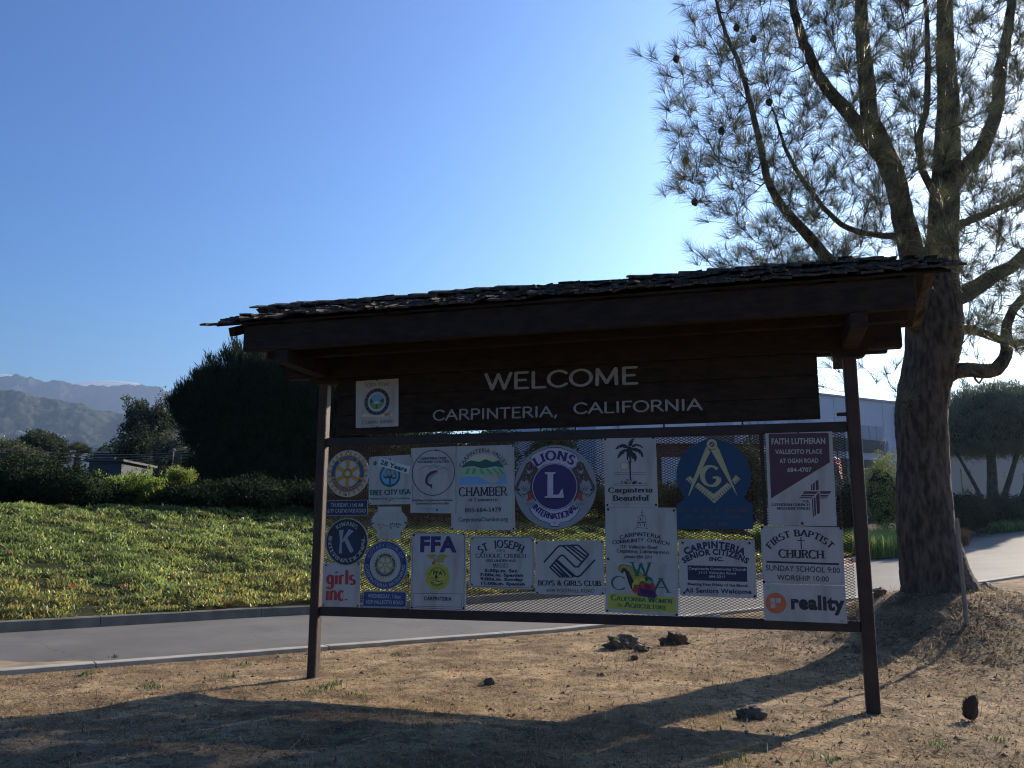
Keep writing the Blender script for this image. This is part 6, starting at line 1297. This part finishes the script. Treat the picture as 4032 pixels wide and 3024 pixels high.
# --- far side of the street
bush('round_shrub', 'tall rounded yellow-green shrub between the right post and the pine trunk', 'shrub', 3462, 1778, 88, 40, 1.0, n=800, n_per=14, spread=.18, lw=.025, ll=.09, cols=[(.30, .32, .09), (.40, .38, .11), (.16, .19, .06)], seed=300, up_bias=.6, core=.6, lump_=.3)
bush('shrub', 'dark shrub seen through the mesh right of the Lutheran sign', 'shrub', 3340, 1880, 60, 41, 1.0, n=500, n_per=12, spread=.2, lw=.025, ll=.09, cols=hc, seed=301)
for i, (px, pt, pr, lab, cols) in enumerate([(3790, 1935, 110, 'dark brown-green hedge right of the pine trunk', [(.05, .055, .03), (.09, .06, .03)]), (3940, 1948, 90, 'dark hedge at the foot of the round-topped pine', [(.035, .055, .03), (.05, .07, .04)]), (4080, 1935, 100, 'dark hedge at the right edge of the picture', [(.035, .055, .03), (.05, .07, .04)])]):
    bush('hedge', lab, 'hedge', px, pt, pr, 44 + 2 * i, 1.4, n=600, n_per=12, spread=.22, lw=.03, ll=.1, cols=cols, seed=310 + i, group='hedges along the far pavement')
ag = [(.22, .34, .08), (.32, .42, .11), (.42, .40, .12), (.13, .22, .06)]
pts = []; r_ = np.random.default_rng(8)
for a, b, Y0, Y1 in ((3280, 3560, 34, 39), (2990, 3110, 33, 36)):
    for _ in range(260):
        Y = r_.uniform(Y0, Y1); px = r_.uniform(a, b); p = at(px, 2060, Y); p[2] = hground(p[0], p[1]); pts.append(p)
blades('strappy_plants', pts, 26, .75, .022, ag, 'bright strappy-leaved plants along the driveway between post and pine trunk', 'plants', seed=12, spread=.2, lean=.9)
pts = []
for _ in range(200):
    p = at(r_.uniform(3880, 4080), 1990, r_.uniform(44, 52)); p[2] = hground(p[0], p[1]); pts.append(p)
blades('strappy_plants', pts, 20, .5, .025, ag[:2] + [(.12, .2, .08)], 'low green strappy plants below the round-topped pine at the right', 'plants', seed=13, spread=.25, lean=.9)
pts = []
for _ in range(40):
    p = at(r_.uniform(3748, 3800), 2010, r_.uniform(38, 40)); p[2] = hground(p[0], p[1]); pts.append(p)
blades('ornamental_grass', pts, 26, .6, .015, [(.34, .17, .06), (.28, .15, .06)], 'orange-brown ornamental grass at the right foot of the pine trunk', 'grass', seed=14, spread=.15)
# ------------------------------------------------------------------ buildings and distance
m_wall = mat('pale_stucco', (.62, .59, .64), (.68, .65, .69), scale=.4, rough=.9, spec=.15)  # albedo raised, so part of the haze sits in the wall colour
m_glass = mat('dark_glazing', (.10, .10, .10), (.14, .135, .13), scale=.5, rough=.25, spec=.6); m_panel = mat('wall_panel', (.46, .45, .51), rough=.8)
def bwall_frame(pA, pB, z0, z1):
    a = np.array(pA[:2]); b = np.array(pB[:2]); e = (b - a); L = np.linalg.norm(e); e /= L; n = np.array([e[1], -e[0]]); ax = (np.array([*e, 0]), np.array([*n, 0]), np.array([0, 0, 1.]))
    def W(s, d, z): return np.array([*(a + e * s + n * d), z])
    return W, L, ax
A_ = at(3232, 1556, 60); zt = A_[2]; e_ = np.array([.884, .467]); pA = A_[:2] - e_ * 19.2; pB = A_[:2] + e_ * 26
W, L, ax = bwall_frame(pA, pB, 0, zt)
BD = empty('commercial_building', (*((pA + pB) / 2), 1.5), 'long pale lavender commercial building with tall wall and dark strip windows, across the street', 'building')
def bx(name, s0, s1, d0, d1, z0, z1, m, bev=.0, parent=BD):
    mb = MB(); bevel_box(mb, W((s0 + s1) / 2, (d0 + d1) / 2, (z0 + z1) / 2), ((s1 - s0) / 2, (d1 - d0) / 2, (z1 - z0) / 2), ax, m, bev); return mb.build(name, parent)
bx('wall', 0, L, -14, 0, .5, zt, m_wall); bx('coping', -.1, L + .1, -14.1, .10, zt + .002, zt + .14, m_panel)
def s_at(px):
    D = ray(px, 1700); # intersection with facade line
    d = D[:2] / D[1]; n = ax[1][:2]; t = (pA @ n) / (d @ n); return float((d * t - pA) @ ax[0][:2]), float(t)
zz = lambda py, px: at(px, py, s_at(px)[1])[2]
zu0, zu1, zl0, zl1 = zz(1731, 3430), zz(1677, 3430), zz(1785, 3430), zz(1733, 3430)
sA, sB = s_at(3391)[0], s_at(3475)[0]; bay = s_at(3523)[0] - sA
for k in range(-4, 5):
    s0 = sA + k * bay; s1 = s0 + (sB - sA)
    if s0 < .4 or s1 > L - .3: continue
    w = bx('window_band', s0, s1, -.01, .06, zl0, zl1, m_glass)
    for j in range(3): bx('wall_panel', s0 + .03 + j * (s1 - s0) / 3, s0 + (j + 1) * (s1 - s0) / 3 - .03, -.01, .05, zu0 + .04, zu1, m_panel)
    bx('window', s0, s1, -.01, .05, zl0 - 3.2, zl0 - .5, m_glass)
    bx('pilaster', s1 + .25, s1 + .25 + min(1.0, bay - (s1 - s0) - .5), 0, .22, .8, zl1, m_wall)
for k in range(1, 9): bx('panel_joint', k * 5.1, k * 5.1 + .05, -.01, .012, zl1 + .3, zt, m_panel)
for k in (1.6, 12.3, 26.8, 38.0): bx('downpipe', k, k + .12, 0, .14, 1, zt - .3, m_panel)
# low white wing with openings, behind the right-hand pine
m_white = mat('white_wall', (.38, .38, .38), rough=.9)
p0 = at(3730, 1790, 62); p1 = at(4300, 1790, 70); W, L, ax = bwall_frame(p0, p1, 0, 1); 
WG = empty('entrance_wing', (*((p0 + p1) / 2)[:2], 2), 'low pale wing with dark openings between pillars, behind the right-hand pines', 'building')
bx('wall', 0, L, -6, 0, 1.5, p0[2], m_white, parent=WG)
for a, b in ((1.3, 2.4), (5.3, 6.5), (8.5, 9.4)): bx('opening', a, b, -.02, .04, 2.6, p0[2] - 1.0, m_glass, parent=WG)
# low house at left beyond the shrubs
m_gwall = mat('grey_house_wall', (.095, .10, .105), rough=.9); m_roofd = mat('dark_roof', (.05, .055, .06), rough=.8)
p0 = at(352, 1818, 46); p1 = at(480, 1818, 46); W, L, ax = bwall_frame(p0, p1, 0, 1); HS = empty('small_house', (*p0[:2], 3), 'low grey house with pale gable wall between the fan palm and the ragged tree', 'house')
bx('wall', 0, L, -4, 0, 2, p0[2], m_gwall, parent=HS); bx('roof', -.2, L + .2, -4.2, .25, p0[2] + .002, p0[2] + .12, m_gwall, parent=HS); bx('door', .55, 1.1, -.01, .04, 2.2, p0[2] - .45, m_roofd, parent=HS)
p0 = at(372, 1784, 64); p1 = at(452, 1784, 64); W, L, ax = bwall_frame(p0, p1, 0, 1); HS = empty('small_house', (*p0[:2], 3), 'distant dark-walled house with pale roof edge behind the low grey house', 'house')
bx('wall', 0, L, -4, 0, 2, p0[2], m_roofd, parent=HS); bx('roof', -.2, L + .2, -4.2, .25, p0[2] + .002, p0[2] + .10, m_white, parent=HS); bx('window', .3, .8, -.01, .05, p0[2] - .55, p0[2] - .2, m_gwall, parent=HS)
# brown timber canopy seen through the mesh
m_can = mat('brown_canopy', (.09, .045, .035), (.12, .06, .045), scale=2, rough=.8)
a0 = at(2578, 1752, 44); a1 = at(2998, 1735, 44); zc_ = a0[2]; W, L, ax = bwall_frame(a0, a1, 0, 1); CN = empty('timber_canopy', (*((a0 + a1) / 2)[:2], 2), 'brown timber canopy with deep beam seen through the mesh around the compass sign', 'canopy')
bx('beam', 0, L, -.1, .1, zc_ - .62, zc_, m_can, parent=CN); bx('roof_slab', -.1, L + .1, -2.5, .2, zc_ + .002, zc_ + .06, m_can, parent=CN)
for s_ in (.2, L / 2, L - .2): bx('post', s_ - .1, s_ + .1, -.1, .1, 2, zc_ - .622, m_can, parent=CN)
# flag hanging on a pole by the shrub
fp = at(3318, 1770, 39); gz_ = hground(fp[0], fp[1]); r = empty('flag', (fp[0], fp[1], gz_), 'red and white striped flag hanging on a pole, seen through the mesh', 'flag'); mb = MB(); tube(mb, [(fp[0] - .25, fp[1], gz_), (fp[0] - .25, fp[1], fp[2])], .025, m_gwall, 8); mb.build('pole', r)
m_fr, m_fw = mat('flag_red', (.55, .08, .06), rough=.8, transl=.4), mat('flag_white', (.75, .72, .70), rough=.8, transl=.4)
c0 = at(3283, 1800, 39); c1 = at(3312, 1885, 39)
for k in range(9):
    mb = MB(); u0, u1 = k / 9, (k + 1) / 9; w0 = .30 * (1 - .5 * u0); V = []
    for u in (u0, u1):
        p = c0 * (1 - u) + c1 * u; w0 = .32 * (1 - .65 * u)
        for j in range(5): V.append(p + [w0 * (j / 4) , .05 * math.sin(j * 1.8), -.10 * j / 4 + .06 * math.sin(j)])
    mb.add(V, [(j, j + 5, j + 6, j + 1) for j in range(4)], m_fr if k % 2 else m_fw); mb.build('stripe', r)
# utility pole and wires at left
m_pole = mat('utility_pole_wood', (.08, .06, .045), rough=.9); m_wire = mat('wire', (.22, .22, .22), rough=.5)
PP = at(777, 1775, 48); gz_ = hground(PP[0], PP[1]); r = empty('utility_pole', (PP[0], PP[1], gz_), 'brown utility pole at the foot of the domed pine carrying thin wires', 'utility pole'); mb = MB(); tube(mb, [(PP[0], PP[1], gz_ - .2), tuple(PP)], [.11, .08], m_pole, 8); mb.build('mast', r)
mb = MB(); bevel_box(mb, PP - [0, 0, .18], (.05, .7, .05), WAX, m_pole, .005); mb.build('crossarm', r)
for WI, (a, b, c_, d_) in enumerate(((-40, 1778, 777, 1787), (-40, 1804, 777, 1790), (-40, 1764, 777, 1779), (60, 1812, 777, 1796))):
    q0 = at(a, b, 44); q1 = at(c_, d_, 48); n = 14; P_ = [q0 * (1 - i / n) + q1 * i / n - np.array([0, 0, .25 * math.sin(math.pi * i / n)]) for i in range(n + 1)]; mb = MB(); tube(mb, P_, .011, m_wire, 5, cap=False)
    w = mb.build('power_line', None, loc=q0); tag(w, ['second highest wire at the left, running to the crossarm of the utility pole', 'lower of the two long wires crossing the dark shrubs at the left', 'highest wire, passing in front of the fan palm crown', 'short low wire starting below the small dark tree left of the fan palm'][WI], 'wire', 'power lines at the left')
r = empty('street_pole', (*at(684, 1800, 50)[:2], 2.5), 'thin pale pole in front of the grey-green trees at left', 'pole'); p = at(684, 1764, 50); mb = MB(); tube(mb, [(p[0], p[1], 2.5), tuple(p)], [.04, .03], m_wire, 7); mb.build('mast', r); mb = MB(); bevel_box(mb, p - [0, 0, .12], (.12, .03, .03), WAX, m_wire, .004); mb.build('bracket', r)
# ------------------------------------------------------------------ mountains
def range_mesh(name, ridge, Yr, Yf, m, seed, amp, n=420, mrows=90):
    rp = np.array(ridge, float); px = np.r_[np.linspace(-1500, -60, 40), np.linspace(-50, 900, n), np.linspace(915, 5200, 60)]; n = len(px); py = np.interp(px, rp[:, 0], rp[:, 1]); top = np.array([at(a, b, Yr) for a, b in zip(px, py)])
    V = []; k = np.linspace(0, 1.25, mrows)
    for u in k:
        Y = Yf + (Yr - Yf) * u; sc = Y / Yr; X_ = top[:, 0] * (1 + (sc - 1) * .75); h = (top[:, 2] - 2); fine = fbm(X_, np.full(n, Y), 90 * Yr / 6000, 4, seed + 30) * h * .035 * min(1, u * 3)
        prof = u ** 1.15 if u <= 1 else 1 - (u - 1) * 1.6
        z = 2 + h * max(prof, 0) + amp * h * (fbm(X_, np.full(n, Y), 700 * Yr / 6000, 5, seed) + .6 * np.abs(fbm(X_ + Y * .3, np.full(n, Y) * .35, 420 * Yr / 6000, 4, seed + 9))) * min(1, max(u, 0) * 1.4) * (1 if u < .93 else max(.10, (1 - u) / .07)) 
        V.append(np.stack([X_, np.full(n, Y), z + fine], 1))
    V = np.concatenate(V); I = np.arange(n * mrows).reshape(mrows, n); F = np.stack([I[:-1, :-1], I[:-1, 1:], I[1:, 1:], I[1:, :-1]], -1).reshape(-1, 4)
    return tag(fast_mesh(name, V, F, m, smooth=True, loc=(0, 0, 0)), kind='structure')
zf = lambda l: [(x * .36166, 1350 + y * .36166) for x, y in l]
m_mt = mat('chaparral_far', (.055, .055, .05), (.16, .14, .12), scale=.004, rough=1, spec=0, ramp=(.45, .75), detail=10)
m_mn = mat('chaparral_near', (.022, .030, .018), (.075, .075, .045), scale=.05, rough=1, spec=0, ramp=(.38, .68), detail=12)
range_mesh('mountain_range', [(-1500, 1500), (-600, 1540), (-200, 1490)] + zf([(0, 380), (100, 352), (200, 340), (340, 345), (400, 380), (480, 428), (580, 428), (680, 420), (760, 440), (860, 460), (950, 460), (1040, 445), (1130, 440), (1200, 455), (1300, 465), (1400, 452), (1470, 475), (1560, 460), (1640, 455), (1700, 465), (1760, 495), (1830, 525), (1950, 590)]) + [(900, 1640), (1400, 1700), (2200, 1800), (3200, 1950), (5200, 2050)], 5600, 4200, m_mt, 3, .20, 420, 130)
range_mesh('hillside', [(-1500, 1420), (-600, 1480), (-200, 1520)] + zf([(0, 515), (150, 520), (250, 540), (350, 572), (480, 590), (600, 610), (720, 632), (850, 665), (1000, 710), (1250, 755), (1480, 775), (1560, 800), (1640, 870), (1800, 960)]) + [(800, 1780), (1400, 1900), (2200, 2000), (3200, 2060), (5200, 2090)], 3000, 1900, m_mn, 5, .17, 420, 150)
# pale rock cuts and houses on the hillside
m_sand = mat('sandstone', (.62, .42, .26), (.72, .52, .34), scale=.05, rough=1); m_hw = mat('house_white', (.75, .75, .75), rough=.8)
hill = bpy.data.objects['hillside']
from mathutils.bvhtree import BVHTree
hb = BVHTree.FromPolygons([v.co for v in hill.data.vertices], [tuple(p.vertices) for p in hill.data.polygons])
def on_hill(px, py):
    d = Vector(ray(px, py)).normalized(); h = hb.ray_cast(Vector(EYEP), d); return np.array(h[0]) if h[0] else at(px, py, 2100)
G2 = 'pale sandstone outcrops on the hillside'
for i, (x, y, w, h, lab) in enumerate([(215, 1000, 60, 40, 'largest pale outcrop, left of the dark round tree'), (320, 985, 30, 55, 'tall narrow pale outcrop above the dark round tree'), (590, 1030, 28, 26, 'small pale outcrop right of the dark round tree'), (625, 1018, 18, 34, 'thin pale outcrop between its two neighbours right of the round tree'), (685, 1030, 34, 30, 'rightmost pale outcrop, above the fan palm'), (205, 962, 34, 10, 'flat pale outcrop above the largest one'), (282, 1040, 20, 16, 'small low pale outcrop just behind the round tree')]):
    p = on_hill(x * .36166, 1350 + y * .36166); D = p[1]; sx_, sz_ = w * .36166 * D / FPX, h * .36166 * D / FPX; r2 = np.random.default_rng(i + 50)
    mb = MB(); V = cv * (1 + .5 * (r2.random((len(cv), 1)) - .5)) * [sx_, sx_ * .3, sz_] + p; mb.add(V, cf, m_sand); tag(mb.build('rock_outcrop', None, loc=p), lab, 'rock outcrop', G2)
for i, (x, y, w, lab) in enumerate([(40, 1015, 8, 'tiny white house at the left edge of the hillside'), (95, 990, 6, 'tiny pale house left of the largest outcrop'), (1300, 1005, 12, 'tiny pale house right of the fan palm on the lower hillside'), (555, 980, 6, 'tiny pale house above the small outcrops'), (1355, 965, 7, 'tiny pale house highest at the right of the hillside')]):
    p = on_hill(x * .36166, 1350 + y * .36166); s_ = w * .36166 * p[1] / FPX; mb = MB(); bevel_box(mb, p, (s_, s_, s_ * .55), WAX, m_hw, 0); V = [p + np.array(a) * s_ for a in ((-1.1, -1.1, .56), (1.1, -1.1, .56), (1.1, 1.1, .56), (-1.1, 1.1, .56), (-.2, 0, .95), (.2, 0, .95))]; r = empty('hillside_house', p, lab, 'house', 'houses on the hillside'); mb.build('wall', r); mb = MB(); mb.add(V, [(0, 1, 5, 4), (1, 2, 5), (2, 3, 4, 5), (3, 0, 4)], m_roofd); mb.build('roof', r)
# lens-shaped cloud caps behind the ridge (outside the haze)
m_cl = mat('cloud_white', (.92, .92, .92), rough=1, spec=0, transl=.5)
for (x0, x1, y0, y1, lab) in ((790, 1560, 416, 520, 'thin white lens-shaped cloud lying along the mountain ridge'), (-260, 190, 338, 420, 'thin white cloud behind the highest summit at the left edge')):
    c0 = at((x0 + x1) / 2 * .36166, 1350 + (y0 + y1) / 2 * .36166, 14000); sx_ = (x1 - x0) / 2 * .36166 * 14000 / FPX; sz_ = (y1 - y0) / 2 * .36166 * 14000 / FPX
    bm = bmesh.new(); bmesh.ops.create_icosphere(bm, subdivisions=5, radius=1); V = np.array([v.co for v in bm.verts]); F = [[v.index for v in f.verts] for f in bm.faces]; bm.free()
    V = V * (1 + .05 * fbm(V[:, 0] * 3, V[:, 1] * 2 + V[:, 2], .5, 3, 7))[:, None] * [sx_, sx_ * .35, sz_] + c0; mb = MB(); mb.add(V, F, m_cl); tag(mb.build('cloud', None, smooth=True, loc=c0), lab, 'cloud', kind='stuff')
# ------------------------------------------------------------------ haze
HZD = 1.25e-4
mb = MB(); lo, hi_ = np.array([-9500., -9600., -2.]), np.array([9500., 9500., 1500.])
V = [(x, y, z) for x in (lo[0], hi_[0]) for y in (lo[1], hi_[1]) for z in (lo[2], hi_[2])]; mb.add(V, [(0, 1, 3, 2), (4, 6, 7, 5), (0, 4, 5, 1), (2, 3, 7, 6), (0, 2, 6, 4), (1, 5, 7, 3)], None)
mh = bpy.data.materials.new('haze_air'); mh.use_nodes = True; nt = mh.node_tree; nt.nodes.remove(nt.nodes['Principled BSDF']); pv_ = nt.nodes.new('ShaderNodeVolumePrincipled'); pv_.inputs['Density'].default_value = HZD; pv_.inputs['Color'].default_value = (.50, .70, 1.0, 1); pv_.inputs['Anisotropy'].default_value = .55
nt.links.new(pv_.outputs[0], nt.nodes['Material Output'].inputs['Volume']); mb.mats = [mh]; hz = mb.build('haze', None, loc=(0, 0, 0)); hz['kind'] = 'stuff'; hz['label'] = 'thin blue haze in the air between the signboard and the mountains'
